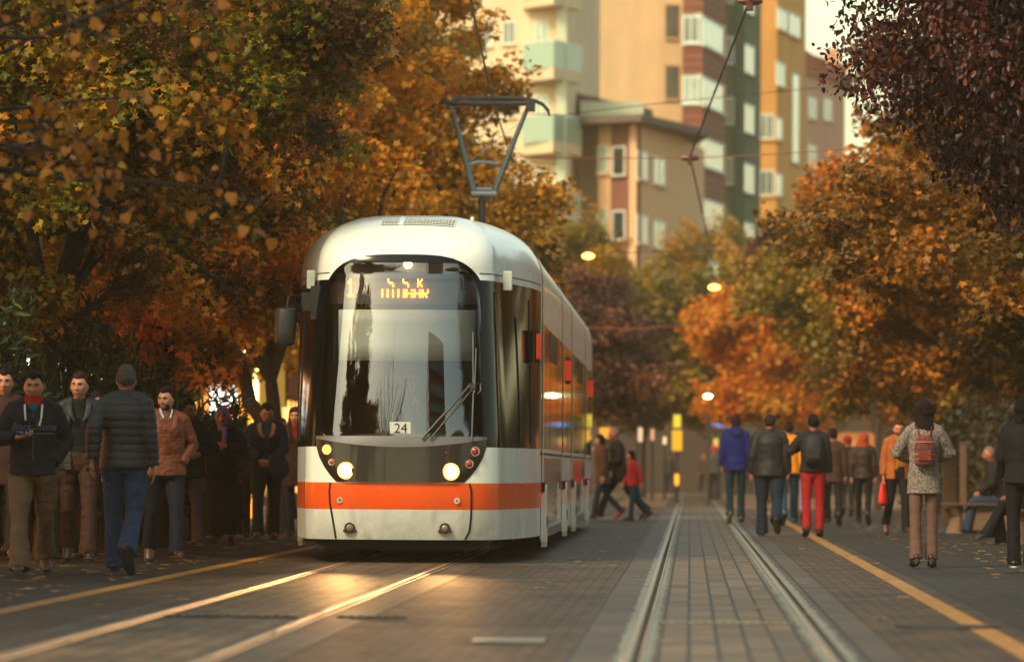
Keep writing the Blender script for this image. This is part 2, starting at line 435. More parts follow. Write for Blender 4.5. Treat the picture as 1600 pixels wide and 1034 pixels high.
    for s in (1, -1):
        S0, el, wr = arms[s]; e2 = el.lerp(wr, sl); ai = inf*.75+.006
        jb.tube([S0-Rx*s*.07-u*.01, S0-u*.008, S0.lerp(el,.25), S0.lerp(el,.7), el, el.lerp(wr,.35), e2], [.045+ai*.5,.050+ai*.62,.049+ai*.8,.044+ai*.85,.041+ai*.85,.040+ai*.8,.032+ai*.7], 14)
        jb.ell(S0-u*.008, (.051+ai*.62,)*3); jb.ell(el, (.041+ai*.85,)*3)
        jb.tube([neck+Vector((0,-.008,-.035)), neck.lerp(S0, .5)+u*.022, S0+u*.004], [.070,.058,.046+ai*.5], 12)
    if top.get('hood'):
        jb.ell(neck+Vector((0,.075,-.005)), (.12,.075,.085), 14, 10); 
    if top.get('stand'):   # upright collar
        jb.tube([neck+Vector((0,-.01,-.03)), neck+Vector((0,-.005,.02)), neck+Vector((0,-.002,.055))], [.095,.080,.076], 16, r2=[.085,.075,.072], side=Rx)
    am = top.get('fold', .008)
    dsp = quilt(.0075, top['quilt'], seed) if top.get('quilt') else fold(am, seed, 1.0, 1.3)
    jm = remesh(jb, vox, 2, dsp, kd)
    op = top.get('open')
    if op:                 # open front: cut a V and show the shirt beneath
        import bmesh
        bm = bmesh.new(); bm.from_mesh(jm); dele = []
        for fc in bm.faces:
            c = fc.calc_center_median(); r = c-pel; t = r.dot(u); x = r.dot(Rx); y = (r-u*t).dot(fwd)
            wv = interp(t, [hem-.1, .1, .35, .5, .62], op)
            if y > .02 and abs(x-top.get('opx', 0)) < wv and t < .58: dele.append(fc)
        bmesh.ops.delete(bm, geom=dele, context='FACES'); bm.to_mesh(jm); bm.free()
        sb = MB(); ts = [(-.06,.162,.112),(0,.165,.115),(.12,.150,.108),(.25,.158,.116),(.38,.166,.119),(.46,.150,.098),(.505,.11,.080),(.54,.078,.074),(.565,.066,.068)]
        sb.tube([pel+u*t+(Vector((0,-.012,0)) if t > .5 else Vector()) for t,a,b in ts], [a*b2 if t < .52 else a for t,a,b in ts], 20, r2=[b*b2 if t < .52 else b for t,a,b in ts], side=Rx)
        parts.append(('shirt', remesh(sb, vox, 2, fold(.004, seed), 'shirt'), cloth(top.get('shirt', (30,30,30)))))
    jmat = top.get('mat') or cloth(top.get('c', (40,40,45)))
    parts.append((top.get('name', kd), jm, jmat))
    if top.get('lapel'):
        lb = MB()
        for s in (1, -1):
            for q in range(1):
                P = [pel+u*.56+Rx*s*.075+fwd*.03, pel+u*.50+Rx*s*.095+fwd*.105, pel+u*.40+Rx*s*.075+fwd*.150, pel+u*.34+Rx*s*.03+fwd*.158]
                lb.tube(P, [.018,.034,.030,.006], 8, r2=[.010]*4, side=Rx)
        parts.append(('collar', remesh(lb, max(.007, vox*.7), 1, None, 'collar'), top['lapel']))
    # ---- hair
    hk = hair.get('kind', 'short')
    if hk != 'none':
        hb = MB(); hc = hair.get('c', (24,18,16)); th = hair.get('t', .014)+.003
        head_shell(hb, Mh, lambda p: lerp(-.012, (th*(1+.5*max(0, p.z/.118)) if hk != 'short' else th*interp(p.z, [-.07,.0,.075,.118], [.25,.35,.75,1.5])), hair_mask(p, hk)), feat=False)
        if hk == 'hijab':
            hb.tube([Mh @ Vector((0,.01,-.06)), neck+Vector((0,-.005,.03)), neck+Vector((0,-.01,-.03)), neck+Vector((0,-.01,-.07))], [.070,.080,.10,.13], 18, r2=[.070,.080,.095,.11], side=Rx)
            hb.tube([neck+fwd*.10+Rx*.035+u*.0, neck+fwd*.14+Rx*.04-u*.10, neck+fwd*.165+Rx*.03-u*.20, neck+fwd*.16+Rx*.03-u*.30], [.03,.034,.030,.026], 10, r2=[.016]*4, side=Rx)
        if hk == 'long' or hair.get('tail'):
            L = hair.get('L', .30); wd = hair.get('w', .085)
            bk = Mh @ Vector((0,.045,.0)); dnn = Vector((0,.06,-1)).normalized()
            hb.tube([bk+Vector((0,0,.05)), bk+dnn*.06, bk+dnn*.16, bk+dnn*L*.8, bk+dnn*L], [wd*.8,wd,wd*1.15,wd*1.1,wd*.5], 16, r2=[.05,.062,.06,.05,.02], side=Rx)
            if not hair.get('nofront'):
                for s in (1, -1):
                    q = Mh @ Vector((s*.072,-.01,.02))
                    hb.tube([q, q+Vector((s*.010,.0,-.10)), q+Vector((s*.02,-.045,-.20)), q+Vector((s*.015,-.07,-.30))], [.018,.026,.028,.012], 10, r2=[.03,.035,.03,.012], side=Rx)
        hm_ = hair.get('mat') or mat('hair', S(hc), rough=.75, var=.35, vscale=60, bump=.5, bscale=120, spec=.15)
        hmesh = remesh(hb, max(.0065, vox*.7), 0 if hk == 'short' else 1, (fold(.013, seed, 2.0, 1.6) if hk == 'long' else fold(.007 if hk == 'short' else .003, seed, 3.2, 2.0)), 'hair')
        parts.append((hair.get('name', 'hair'), hmesh, hm_))
        if hair.get('beard'):
            bb = MB()
            head_shell(bb, Mh, lambda p: lerp(-.012, .004, smoothstep(.0, .012, -.030-p.z-max(0, (p.y+.055))*.9+(0 if abs(p.x) > .028 or p.z < -.078 or p.z > -.052 else -.04))), feat=True)
            parts.append(('beard', remesh(bb, .006, 0, None, 'beard'), mat('beard', S(hair['beard']), rough=.8, var=.3, vscale=90)))
    # ---- face details
    if p_.get('face'):
        fy_ = lambda x, z: min((head_pt(acos_(z/.118), ph) for ph in np.linspace(-pi, 0, 61)), key=lambda q: abs(q.x-x)+max(0, q.y)*10).y
        for s in (1, -1):
            e = MB(); R3 = Mh.to_3x3(); y0 = fy_(s*.031, .010)
            e.ell(Mh @ Vector((s*.031, y0+.0015, .009)), (.0140, .0085, .0062), 12, 8, m=0, R=R3)
            e.ell(Mh @ Vector((s*.031, y0-.0050, .009)), (.0072, .0035, .0062), 10, 6, m=1, R=R3)
            em = e.data('eye'); em.polygons.foreach_set('material_index', e.m); em.polygons.foreach_set('use_smooth', [True]*len(em.polygons))
            parts.append(('eye', em, [mat('eye_white', S((150,140,130)), rough=.3, bump=0), mat('iris', S((18,12,10)), rough=.2, bump=0)]))
            e = MB(); br = []
            for q in range(5):
                x = s*(.013+.0095*q); z = .027+.005*sin(q*.8)
                br.append(Mh @ Vector((x, fy_(x, z)-.003, z)))
            e.tube(br, [.0045,.0062,.0060,.0048,.002], 8, r2=[.004,.004,.004,.003,.001], side=R3 @ Vector((0,0,1)))
            parts.append(('eyebrow', e.data('eyebrow'), mat('hair', S(hair.get('bc', (22,16,14))), rough=.8)))
        e = MB(); R3 = Mh.to_3x3()
        e.ell(Mh @ Vector((0, fy_(0, -.058)+.0015, -.0575)), (.024, .005, .0045), 12, 6, R=R3)
        e.ell(Mh @ Vector((0, fy_(0, -.067)+.0015, -.0665)), (.020, .005, .0055), 12, 6, R=R3)
        parts.append(('lips', e.data('lips'), mat('lips', S(p_.get('lip', (120,66,56))), rough=.45, bump=0)))
    ctx = dict(pel=pel, u=u, Rx=Rx, fwd=fwd, neck=neck, Mh=Mh, arms=arms, legs=legs, parts=parts, seed=seed, vox=vox, bulk=bulk)
    for ex in extras: ex(ctx)
    # ---- settle on the ground, scale, heading
    zmin = min(v.co.z for nm, me, mt in parts if nm == 'shoe' for v in me.vertices)
    if p_.get('sit') is not None: zmin = HZ-.11-p_['sit']/k
    for nm, me, mt in parts:
        pass
    tr = Matrix.Rotation(radians(face), 4, 'Z') @ Matrix.Scale(k, 4) @ Matrix.Translation((0, 0, -zmin))
    body_me.transform(tr)
    root = linkmesh('person', body_me, skn, None); root.location = loc
    tag(root, label, cat, group)
    held = []
    for nm, me, mt in parts:
        me.transform(tr)
        if nm.startswith('*'):      # carried thing: top level
            o = linkmesh(nm[1:].split('|')[0], me, mt, None); o.location = loc
            tag(o, nm.split('|')[1], nm.split('|')[2]); held.append(o)
        elif nm.startswith('+'): linkmesh(nm[1:], me, mt, held[-1])
        else: linkmesh(nm, me, mt, root)
    return root
def acos_(v): return math.acos(max(-1, min(1, v)))
# ------------------------------------------------------------------ tram
TX = -2.87; TY = 45.0
def paint(name, col, rough=.24):
    m, nt, b, out = newmat(name); co = coords(nt); c2 = coords(nt, (5,5,.9))
    n1 = N(nt, 'ShaderNodeTexNoise', Scale=2.2, Detail=8.0, Roughness=.7); nt.links.new(co, n1.inputs['Vector'])
    n2 = N(nt, 'ShaderNodeTexNoise', Scale=1.0, Detail=6.0, Roughness=.65); nt.links.new(c2, n2.inputs['Vector'])
    sx = N(nt, 'ShaderNodeSeparateXYZ'); nt.links.new(co, sx.inputs[0])
    mr = N(nt, 'ShaderNodeMapRange'); mr.inputs[1].default_value = .18; mr.inputs[2].default_value = .85; mr.inputs[3].default_value = .75; mr.inputs[4].default_value = .10; nt.links.new(sx.outputs[2], mr.inputs[0])
    r1 = N(nt, 'ShaderNodeMapRange'); r1.inputs[1].default_value = .35; r1.inputs[2].default_value = .75; nt.links.new(n1.outputs[0], r1.inputs[0])
    r2 = N(nt, 'ShaderNodeMapRange'); r2.inputs[1].default_value = .45; r2.inputs[2].default_value = .75; nt.links.new(n2.outputs[0], r2.inputs[0])
    mx_ = N(nt, 'ShaderNodeMath', operation='MAXIMUM'); nt.links.new(r1.outputs[0], mx_.inputs[0]); nt.links.new(r2.outputs[0], mx_.inputs[1])
    ml = N(nt, 'ShaderNodeMath', operation='MULTIPLY'); nt.links.new(mx_.outputs[0], ml.inputs[0]); nt.links.new(mr.outputs[0], ml.inputs[1])
    mx = N(nt, 'ShaderNodeMix', data_type='RGBA'); mx.inputs[6].default_value = S(col); mx.inputs[7].default_value = S((112,96,76)); nt.links.new(ml.outputs[0], mx.inputs[0]); nt.links.new(mx.outputs[2], b.inputs['Base Color'])
    ra = N(nt, 'ShaderNodeMath', operation='MULTIPLY_ADD'); ra.inputs[1].default_value = .5; ra.inputs[2].default_value = rough; nt.links.new(ml.outputs[0], ra.inputs[0]); nt.links.new(ra.outputs[0], b.inputs['Roughness'])
    b.inputs['Coat Weight'].default_value = .4; b.inputs['Coat Roughness'].default_value = .12; return m
def build_tram():
    t = empty('tram', (TX, TY, 0), 'white and orange articulated tram with its headlights lit, standing on the left track', 'tram')
    white = paint('tram_white_paint', (238,244,236))
    orange = paint('tram_orange_paint', (255,92,14))
    blackg = mat('tram_black_glass', S((12,12,11)), rough=.12, var=.0, bump=0, spec=.22, coat=0)
    sideg = mat('tram_side_glass', S((20,17,13)), rough=.06, var=0, bump=.012, bscale=2.5, spec=1.0, coat=1)
    dark = mat('tram_underframe', S((30,27,25)), rough=.8)
    rub = mat('black_rubber', S((18,18,18)), rough=.6)
    grey = mat('tram_grey_plastic', S((52,50,50)), rough=.38, var=.1, bump=.05)
    maskm = mat('tram_mask', S((38,32,30)), rough=.30, var=.1, bump=.02, coat=.3)
    metal = mat('brushed_steel', S((150,150,148)), rough=.3, metal=1, bump=0)
    W_ = 1.27; Z0 = 2.90; HR = .70; YB = 3.6; P = 2.6; D = .55; n = 2.5
    wf = lambda z: .985 if z < 1.2 else lerp(.985, .90, (min(z, Z0)-1.2)/(Z0-1.2))
    def yf(z):
        if z < .8: return .14*((.8-z)/.6)**2
        if z < 1.24: return .02*(z-.8)/.44
        return .02+.34*((min(z, Z0)-1.24)/1.66)**1.2
    def wside(z, y, wfz, y1): 
        tt = min(1, max(0, (y-y1)/(YB-y1))); return wfz+(W_-wfz)*(1-(1-tt)**1.9)
    # body grid
    zs = [.235,.26,.33,.40,.47,.535,.54,.60,.67,.74,.80,.805,.90,1.0,1.10,1.15,1.155]+list(np.arange(1.22,2.80,.06))+[2.83,2.835,2.87,Z0]
    na = 22; ns = 12
    def outline(z):
        w, y0 = wf(z), yf(z); pts = []
        for i in range(na+1):
            ph = pi/2*i/na; pts.append((w*sin(ph)**(2/n), y0+D*(1-max(0, cos(ph))**(2/n))))
        for i in range(1, ns+1):
            y = y0+D+(YB-y0-D)*i/ns; pts.append((wside(z, y, w, y0+D), y))
        return pts
    def fullrow(z):
        o = outline(z); return [(-x, y, z) for x, y in reversed(o)]+[(x, y, z) for x, y in o[1:]]
    WS = dict(z=[1.20,1.24,1.5,1.8,2.3,2.7,2.84,2.92,3.0,3.05,3.08], h=[.80,.835,.85,.85,.825,.785,.735,.67,.52,.36,.10])
    hw = lambda z: interp(z, WS['z'], WS['h']) if z < 2.3 else .835*max(0, 1-(min(z, 3.08)-2.3)**3.4/.78**3.4)**(1/3.4)
    aas = [radians(a) for a in (1.5,3,4.5,6,7.5,9,10.5,12,14,16,18,20,22.5,25,30,36,42,50,58,66,74,81,86,90)]
    rows = [fullrow(z) for z in zs]; zr = list(zs)
    base = outline(Z0); base = [(-x, y) for x, y in reversed(base)]+base[1:]
    for a in aas:
        c, s_ = max(0, cos(a))**(2/P), sin(a)**(2/P); z = Z0+HR*s_; zr.append(z)
        rows.append([(x*c, YB-(YB-y)*c, z) for x, y in base])
    mb = MB(); names = [0, 1, 2]
    def mf(i, j):
        z = (zr[i]+zr[i+1])/2; p = rows[i][j]; q = rows[i+1][j+1]
        x = (p[0]+q[0])/2; y = (p[1]+q[1])/2
        if 1.24 < z < 3.07 and abs(x) < hw(z)-.030 and y < 1.6: return None
        if z < .5375: return 0
        if z < .80: return 1
        if z < 1.1525: return 0
        if z < 2.83: return 2
        return 0
    mb.grid(rows, mfun=mf)
    cabo = mb.build('cab_body', [white, orange, blackg], t, sharp=50)
    # seam lines
    for zz, nm in ((2.925, 'roof_seam'), ):
        r0 = fullrow(Z0-.002)
        for s in (-1, 1): m = MB(); m.tube([(x*1.0, y-.001, z) for x, y, z in r0 if s*x > .74], .006, 6); m.build(nm, rub, t)
    # front surface depth
    def FY(x, z):
        if z <= Z0:
            w, y0 = wf(z), yf(z); q = min(.9999, abs(x)/w); return y0+D*(1-(1-q**n)**(1/n))
        s_ = (z-Z0)/HR; c = (1-s_**P)**(1/P); x0 = abs(x)/c; w, y0 = wf(Z0), yf(Z0); q = min(.9999, x0/w)
        return YB-(YB-(y0+D*(1-(1-q**n)**(1/n))))*c
    def patch(name, zl, xl, xr, off, m, nc=28, parent=t, smooth=True):
        rows = []
        for z in zl:
            a, b = xl(z), xr(z); rows.append([(a+(b-a)*i/nc, FY(a+(b-a)*i/nc, z)-off, z) for i in range(nc+1)])
        g = MB(); g.grid([list(r) for r in rows]); return g.build(name, m, parent, sharp=60)
    zl = list(np.linspace(1.22, 2.7, 22))+[2.3+.78*(1-(1-q)**2.2) for q in np.linspace(.36, .985, 26)]
    fr = MB()
    inner = lambda z: max(.0, hw(z)-.055)
    for s in (-1, 1):
        g = [[(s*(inner(z)+(hw(z)-inner(z))*q/4), FY(inner(z)+(hw(z)-inner(z))*q/4, z)-.010, z) for q in range(5)] for z in zl if z < 3.04]
        if s > 0: g = [list(r) for r in g]
        else: g = [list(reversed(r)) for r in g]
        fr.grid(g)
    top = [z for z in zl if z > 2.995]
    fr.grid([[(-hw(z)+2*hw(z)*q/20, FY(-hw(z)+2*hw(z)*q/20, z)-.010, z) for q in range(21)] for z in top])
    fr.grid([[(-.8+1.6*q/24, FY(-.8+1.6*q/24, z)-.010, z) for q in range(25)] for z in (1.20, 1.26)])
    fr.build('windshield_frame', blackg, t, sharp=60)
    glass = tglass('windshield_glass', (.85,.87,.85), .09, .012)
    ws = patch('windshield', zl, lambda z: -hw(z)+.01, lambda z: hw(z)-.01, .006, glass)
    # cab interior
    seat = mat('seat_fabric', S((60,44,38)), rough=.8); intm = mat('cab_lining', S((88,86,82)), rough=.7)
    m = MB(); m.box((0,2.75,1.65), (2.0,.05,2.6)); m.box((0,1.7,.42), (1.8,2.1,.06)); m.build('cab_partition', mat('cab_wall', S((70,62,56)), rough=.8), t)
    m = MB()
    m.grid([[(x, .30+.9*(abs(x)/.95)**3*.6+dy, z) for x in np.linspace(-.85, .85, 16)] for dy, z in ((.0,1.14),(.02,1.17),(.30,1.27),(.62,1.29),(.64,1.1))])
    m.build('dashboard', intm, t)
    m = MB(); m.box((-.28,1.75,1.0), (.50,.5,.14)); m.build('driver_seat', seat, t, bevel=.03)
    m = MB(); m.tube([(-.12,1.15,1.22),(-.14,1.18,1.5),(-.15,1.22,1.78),(-.15,1.25,1.9)], [.21,.20,.15,.05], 16, r2=[.07]*4, side=(1,0,0)); m.build('seat_backrest', seat, t)
    m = MB(); m.grid([[(x, .50+.10*abs(x)**2, z) for x in np.linspace(-.66, .72, 12)] for z in (2.02, 2.2, 2.4, 2.53)])
    m.build('sun_blind', mat('sun_blind', S((196,200,190)), rough=.5, var=.04), t, solid=.01)
    m = MB(); m.box((0,.62,2.70), (1.5,.06,.22)); m.box((0,.58,2.96), (1.1,.08,.22)); db = m.build('destination_display', mat('display_face', S((64,66,66)), rough=.5), t)
    led = emis('orange_led', S((255,120,10)), 14.0)
    FONT = {'S':'0111110000100000111000001000011111 0', 'K':'', }
    FN = {'S':["01111","10000","10000","01110","00001","00001","11110"],'K':["10001","10010","10100","11000","10100","10010","10001"],
          'O':["01110","10001","10001","10001","10001","10001","01110"],'T':["11111","00100","00100","00100","00100","00100","00100"],
          'G':["01110","10001","10000","10111","10001","10001","01110"],'A':["01110","10001","10001","11111","10001","10001","10001"],
          'R':["11110","10001","10001","11110","10100","10010","10001"],'1':["00100","01100","00100","00100","00100","00100","01110"]}
    def ledtext(txt, x0, z0, px, pz, rows_, adv=6):
        g = MB()
        for i, ch in enumerate(txt):
            if ch == ' ': continue
            for r in rows_:
                for c in range(5):
                    if FN[ch][r][c] == '1': g.box((x0+(i*adv+c)*px, .572, z0-r*pz), (px*.92, .01, pz*.80))
        return g
    ledtext('S S K', -.165, 2.850, .0125, .0165, range(1, 6)).build('display_lettering', led, db, smooth=False)
    ledtext('OTOGAR', -.225, 2.745, .0135, .0165, range(1, 6)).build('display_lettering', led, db, smooth=False)
    g = MB(); 
    for r in range(7):
        for c in range(5):
            if FN['1'][r][c] == '1': g.box((-.58+c*.018, .572, 2.83-r*.026), (.016,.01,.022))
    g.build('display_lettering', led, db, smooth=False)
    m = MB(); m.ell((.035, .50, 2.985), (.042,.03,.042)); m.build('marker_light', emis('marker_lamp', S((255,205,150)), 14), t)
    # 24 plate
    m = MB(); yy = FY(-.0, 1.36)-.016; m.box((0.0, yy+.004, 1.335), (.205,.006,.135)); pl = m.build('number_plate', mat('plate_white', S((205,208,195)), rough=.5, var=.02, bump=0), t)
    cu = bpy.data.curves.new('digits', 'FONT'); cu.body = '24'; cu.size = .135; cu.align_x = 'CENTER'; cu.align_y = 'CENTER'; cu.extrude = .001
    co = bpy.data.objects.new('digits', cu); COL.objects.link(co)
    me = bpy.data.meshes.new_from_object(co.evaluated_get(bpy.context.evaluated_depsgraph_get())); bpy.data.objects.remove(co)
    me.transform(Matrix.Translation((0.005, yy-.001, 1.335)) @ Matrix.Rotation(pi/2, 4, 'X')); me.name = 'digits'
    linkmesh('plate_digits', me, mat('ink', S((30,32,36)), rough=.6), pl)
    # mask below the windshield
    zb = np.linspace(.808, 1.24, 15)
    mh = lambda z: interp(z, [.80,.86,.95,1.05,1.15,1.24], [.63,.69,.76,.815,.845,.855])
    rows = []
    for z in list(zb):
        a = mh(z); row = []
        for i in range(37):
            x = -a+2*a*i/36; dz = 0
            q = abs(x)/.86
            zz = z-(.085*(1-q**2))*smoothstep(1.02, 1.24, z)      # concave top edge
            e = smoothstep(0, .10, a-abs(x))
            row.append((x, FY(x, min(zz, 2.9))-.006-.028*e, zz))
        rows.append(row)
    g = MB(); g.grid(rows); 
    mk = g.build('front_mask', maskm, t, sharp=60)
    g = MB(); r1 = [(p[0], p[1]-.004, p[2]-.002) for p in rows[-1]]; rt = [(p[0], FY(p[0], 1.24)-.012, lerp(p[2], 1.262, 1.0)+.0) for p in rows[-1]]
    mid = [((a[0]+b[0])/2, a[1]+.01, (a[2]+b[2])/2-.0) for a, b in zip(r1, rt)]
    g.grid([r1, mid, rt]); g.build('mask_ledge', mat('ledge_grey', S((96,94,96)), rough=.45, var=.08), t, sharp=60)
    # lamps
    chrome = mat('chrome', S((200,200,200)), rough=.12, metal=1, bump=0)
    def lamp(x, z, r, em, name='headlight', ring=True):
        y = FY(x, z)-.036
        nx = (FY(x+.02, z)-FY(x-.02, z))/.04; nr = Vector((nx*.6, -1, 0)).normalized()
        b = MB(); b.disc((x, y+.015, z), nr, r*1.22, .022, 28); o = b.build(name, chrome if ring else rub, t)
        l = MB(); l.ell(Vector((x, y, z))+nr*.003, (r, .022, r), 24, 12); l.build('lens', em, o)
        if name == 'headlight':
            l = MB(); l.tube([Vector((x, y, z))+nr*.006+Vector((r*1.06*cos(a), 0, r*1.06*sin(a))) for a in np.linspace(0, 2*pi, 33)], .012, 8, cap=False); l.build('halo_ring', emis('headlight_halo', S((255,160,60)), 4), o)  # glowing ring added to imitate the amber halo around the lamp
    hl = emis('headlight_lamp', S((255,206,140)), 26)
    for x in (-.535, .505): lamp(x, .918 if x < 0 else .913, .068, hl)
    lamp(-.728, 1.125, .042, emis('turn_signal_lit', S((255,120,30)), 7), 'turn_signal')
    redl = mat('red_lens', S((150,26,12)), rough=.15, bump=0, coat=1)
    lamp(.735, 1.115, .040, redl, 'turn_signal'); lamp(.68, .99, .036, redl, 'tail_light'); lamp(-.68, 1.00, .026, redl, 'tail_light'); lamp(.46, 1.10, .012, redl, 'reflector', False)
    # bumper cover seams, caps and fog lamps
    for s, xs in ((-1, [.695,.705,.70,.675,.655,.645]), (1, [.685,.705,.705,.70,.685,.64])):
        zz = [.795,.72,.60,.45,.32,.245]; P2 = []
        for z in np.linspace(.797, .243, 16):
            x = s*interp(-z, [-q for q in zz], xs); P2.append((x, FY(x, z)-.002, z))
        g = MB(); g.tube(P2, .011, 6, r2=[.006]*len(P2), side=(1,0,0)); g.build('bumper_seam', rub, t)
    for x in (-.60, .565):
        g = MB(); g.disc((x, FY(x, .625)+.004, .625), (0,-1,0), .030, .016, 20); g.build('bolt_cap', mat('cap_grey', S((190,186,176)), rough=.5), t)
        g = MB(); g.disc((x, FY(x, .625)-.012, .625), (0,-1,0), .010, .004, 12); g.build('cap_screw', rub, t)
    for x in (-.50, .445):
        y = FY(x, .35)
        g = MB(); g.disc((x, y+.01, .35), (0,-1,0), .055, .030, 24)
        for a in (90, 210, 330): g.disc((x+.058*cos(radians(a)), y+.01, .35+.058*sin(radians(a))), (0,-1,0), .018, .024, 12)
        o = g.build('fog_light', mat('lamp_bracket', S((70,58,48)), rough=.4, metal=.6), t)
        g = MB(); g.ell((x, y-.022, .35), (.036,.012,.036), 18, 8); g.build('lens', mat('fog_lens', S((120,105,90)), rough=.1, coat=1, bump=0), o)
    # under the bumper
    g = MB(); g.box((0, 1.0, .19), (1.75, 1.2, .10)); g.box((-.05, .75, .155), (1.45,.5,.07)); g.box((0, 15, .3), (2.1, 27, .2)); g.build('underframe', dark, t)
    for y in (2.2, 4.0, 13.2, 15.0, 25.2, 27.0):
        for s in (-.5, .5): g = MB(); g.tube([(s-.05, y, .32), (s+.05, y, .32)], .29, 24); g.build('wheel', mat('wheel_steel', S((60,56,52)), rough=.5, metal=.7), t)
    # roof grille
    g = MB()
    rz = lambda x, y: 0
    def roofpt(x, y, up=.0):
        # solve the superellipse shell at x,y
        lo, hi = 0.02, 1.0
        for _ in range(30):
            c = (lo+hi)/2; x0 = abs(x)/c; y0b = YB-(YB-y)/c
            w, yy0 = wf(Z0), yf(Z0); q = min(.9999, x0/w); ysurf = yy0+D*(1-(1-q**n)**(1/n)) if x0 < w else 9
            inside = (x0 < w and y0b > ysurf) or (x0 >= w and False)
            if inside: hi = c
            else: lo = c
        c = hi; return (x, y, Z0+HR*(max(0, 1-c**P))**(1/P)+up)
    vents = MB(); y0v, y1v = .98, 1.42
    vents.grid([[roofpt(x, y, .004) for x in np.linspace(-.27, .47, 24)] for y in np.linspace(y0v, y1v, 6)])
    gv = vents.build('roof_vent', mat('vent_dark', S((48,46,42)), rough=.7), t)
    g = MB()
    for y in np.linspace(y0v, y1v, 6): g.tube([roofpt(x, y, .010) for x in np.linspace(-.28, .48, 14)], .004, 5)
    for x in np.linspace(-.27, .47, 24):
        g.tube([roofpt(x, y, .010) for y in np.linspace(y0v, y1v, 5)], .004, 5)
    g.box(roofpt(-.07, 1.20, .006), (.045,.45,.02), rot=Matrix.Rotation(.2, 3, 'X'))
    g.build('vent_bars', white, gv)
    g = MB(); g.cap(roofpt(.62, 1.7, 0), roofpt(.62, 1.7, .03), .02); g.build('roof_knob', white, t)
    # mirror (image left)
    g = MB()
    mx, my = -1.19, .55
    g.tube([(-1.02,.75,2.66),(-1.14,.60,2.67),(-1.17,.57,2.65),(-1.18,.56,2.56),(-1.18,.55,2.45)], .013, 8)
    g.tube([(-1.02,.75,2.56),(-1.10,.62,2.56),(-1.17,.56,2.555)], .011, 8)
    g.box((-.985,.78,2.61), (.13,.16,.19)); g.box((-.90,.70,2.60), (.10,.16,.34))
    mi = g.build('mirror_arm', rub, t, bevel=.008)
    g = MB(); 
    g.tube([(mx,my,2.545),(mx,my,2.53),(mx-.002,my,2.46),(mx-.006,my,2.30),(mx-.012,my,2.19),(mx-.012,my,2.165)], [.075,.108,.115,.108,.098,.07], 16, r2=[.05,.075,.085,.08,.07,.05], side=(1,0,0))
    g.build('mirror', mat('mirror_housing', S((40,43,42)), rough=.42, var=.1), t)
    for s, x, y in ((-1, -.965, .86), (1, 1.02, .96)):
        g = MB(); g.box((x, y, 2.84), (.085,.10,.19) if s < 0 else (.095,.10,.20)); g.build('marker_bracket', mat('bracket_grey', S((176,186,172)), rough=.5), t, bevel=.01)
    # wipers
    g = MB()
    f = lambda x, z, o=.05: (x, FY(x, z)-o, z)
    g.tube([f(.22,1.235), f(.36,1.40), f(.50,1.55), f(.68,1.77)], .011, 8); g.tube([f(.30,1.23), f(.45,1.42), f(.58,1.57), f(.72,1.75)], .009, 8)
    g.box(f(.70,1.76,.05), (.07,.03,.045)); g.tube([f(.66,1.79),f(.78,1.79),f(.785,1.72),f(.75,1.68)], .006, 6)
    g.build('wiper_arm', mat('wiper_grey', S((70,68,66)), rough=.4, metal=.5), t)
    g = MB(); g.tube([f(.705,1.22,.04), f(.715,1.7,.04), f(.70,2.3,.04)], .009, 6); g.tube([f(.725,1.7,.05), f(.735,2.14,.05)], .007, 6); g.build('wiper_blade', mat('wiper_grey', S((92,92,90)), rough=.4, metal=.5), t)
    # ------------------------------------------------ carriages
    prof = [(W_, z) for z in (.20,.52,.80,1.10,2.83,2.90)]
    for a in aas: prof.append((W_*max(0, cos(a))**(2/P), Z0+HR*sin(a)**(2/P)))
    L = 29.0
    segs = [(3.6, 4.05), (4.25, 11.85), (12.0, 16.2), (16.4, 24.3), (24.5, L)]
    for k, (a, b) in enumerate(segs):
        g = MB(); half = prof
        ring = [(-x, z) for x, z in half]+[(x, z) for x, z in reversed(half[:-1])]
        ys = [a, b]; rows = [[(x, y, z) for x, z in ring] for y in ys]
        def mfc(i, j):
            z = (ring[j][1]+ring[j+1][1])/2
            return 0
        g.grid(rows, mfun=mfc); 
        if k == 4:
            b0 = len(g.v); g.add([(x, b, z) for x, z in ring], [tuple(range(len(ring)))], 0)
        g.build('carriage_body', [white], t, sharp=50)
        for s in (-1, 1):
            X = s*(W_+.004)
            if k == 0: zones = [(a+.0, b)]
            else: zones = [(a+.02, b-.02)]
            for (y0, y1) in zones:
                g = MB(); nsg = max(1, int((y1-y0)/1.9)); 
                for q in range(nsg):
                    ya = y0+(y1-y0)*q/nsg+.06; yb = y0+(y1-y0)*(q+1)/nsg-.06
                    g.box((X, (ya+yb)/2, 1.84), (.008, yb-ya, 1.34))  # glass stops low; pale body paint above stands in for reflections
                g.build('side_windows', sideg, t, smooth=False)
                g = MB()
                if k in (0, 2, 4) or True:
                    ob = [(y0, min(y0+.55, y1)), (max(y1-.55, y0), y1)] if k in (1, 3) else [(y0, y1)]
                    for ya, yb in ob:
                        if yb-ya > .05: g.box((X, (ya+yb)/2, .665), (.008, yb-ya, .265))
                g.build('orange_stripe', orange, t, smooth=False)
                if k in (1, 3, 2):
                    g = MB(); ya, yb = (y0+.6, y1-.6) if k != 2 else (y0+.3, y1-.3)
                    g.box((X, (ya+yb)/2, .70), (.006, yb-ya, .74)); g.build('door_skirt', mat('side_panel_silver', S((150,138,128)), rough=.12, var=.1, bump=.02, bscale=3, coat=.8, spec=.8) if k != 2 else white, t, smooth=False)
            for z_ in (1.11,):
                g = MB(); g.box((s*(W_+.006), (a+b)/2, z_), (.012, b-a, .02)); g.build('waist_seam', rub, t, smooth=False)
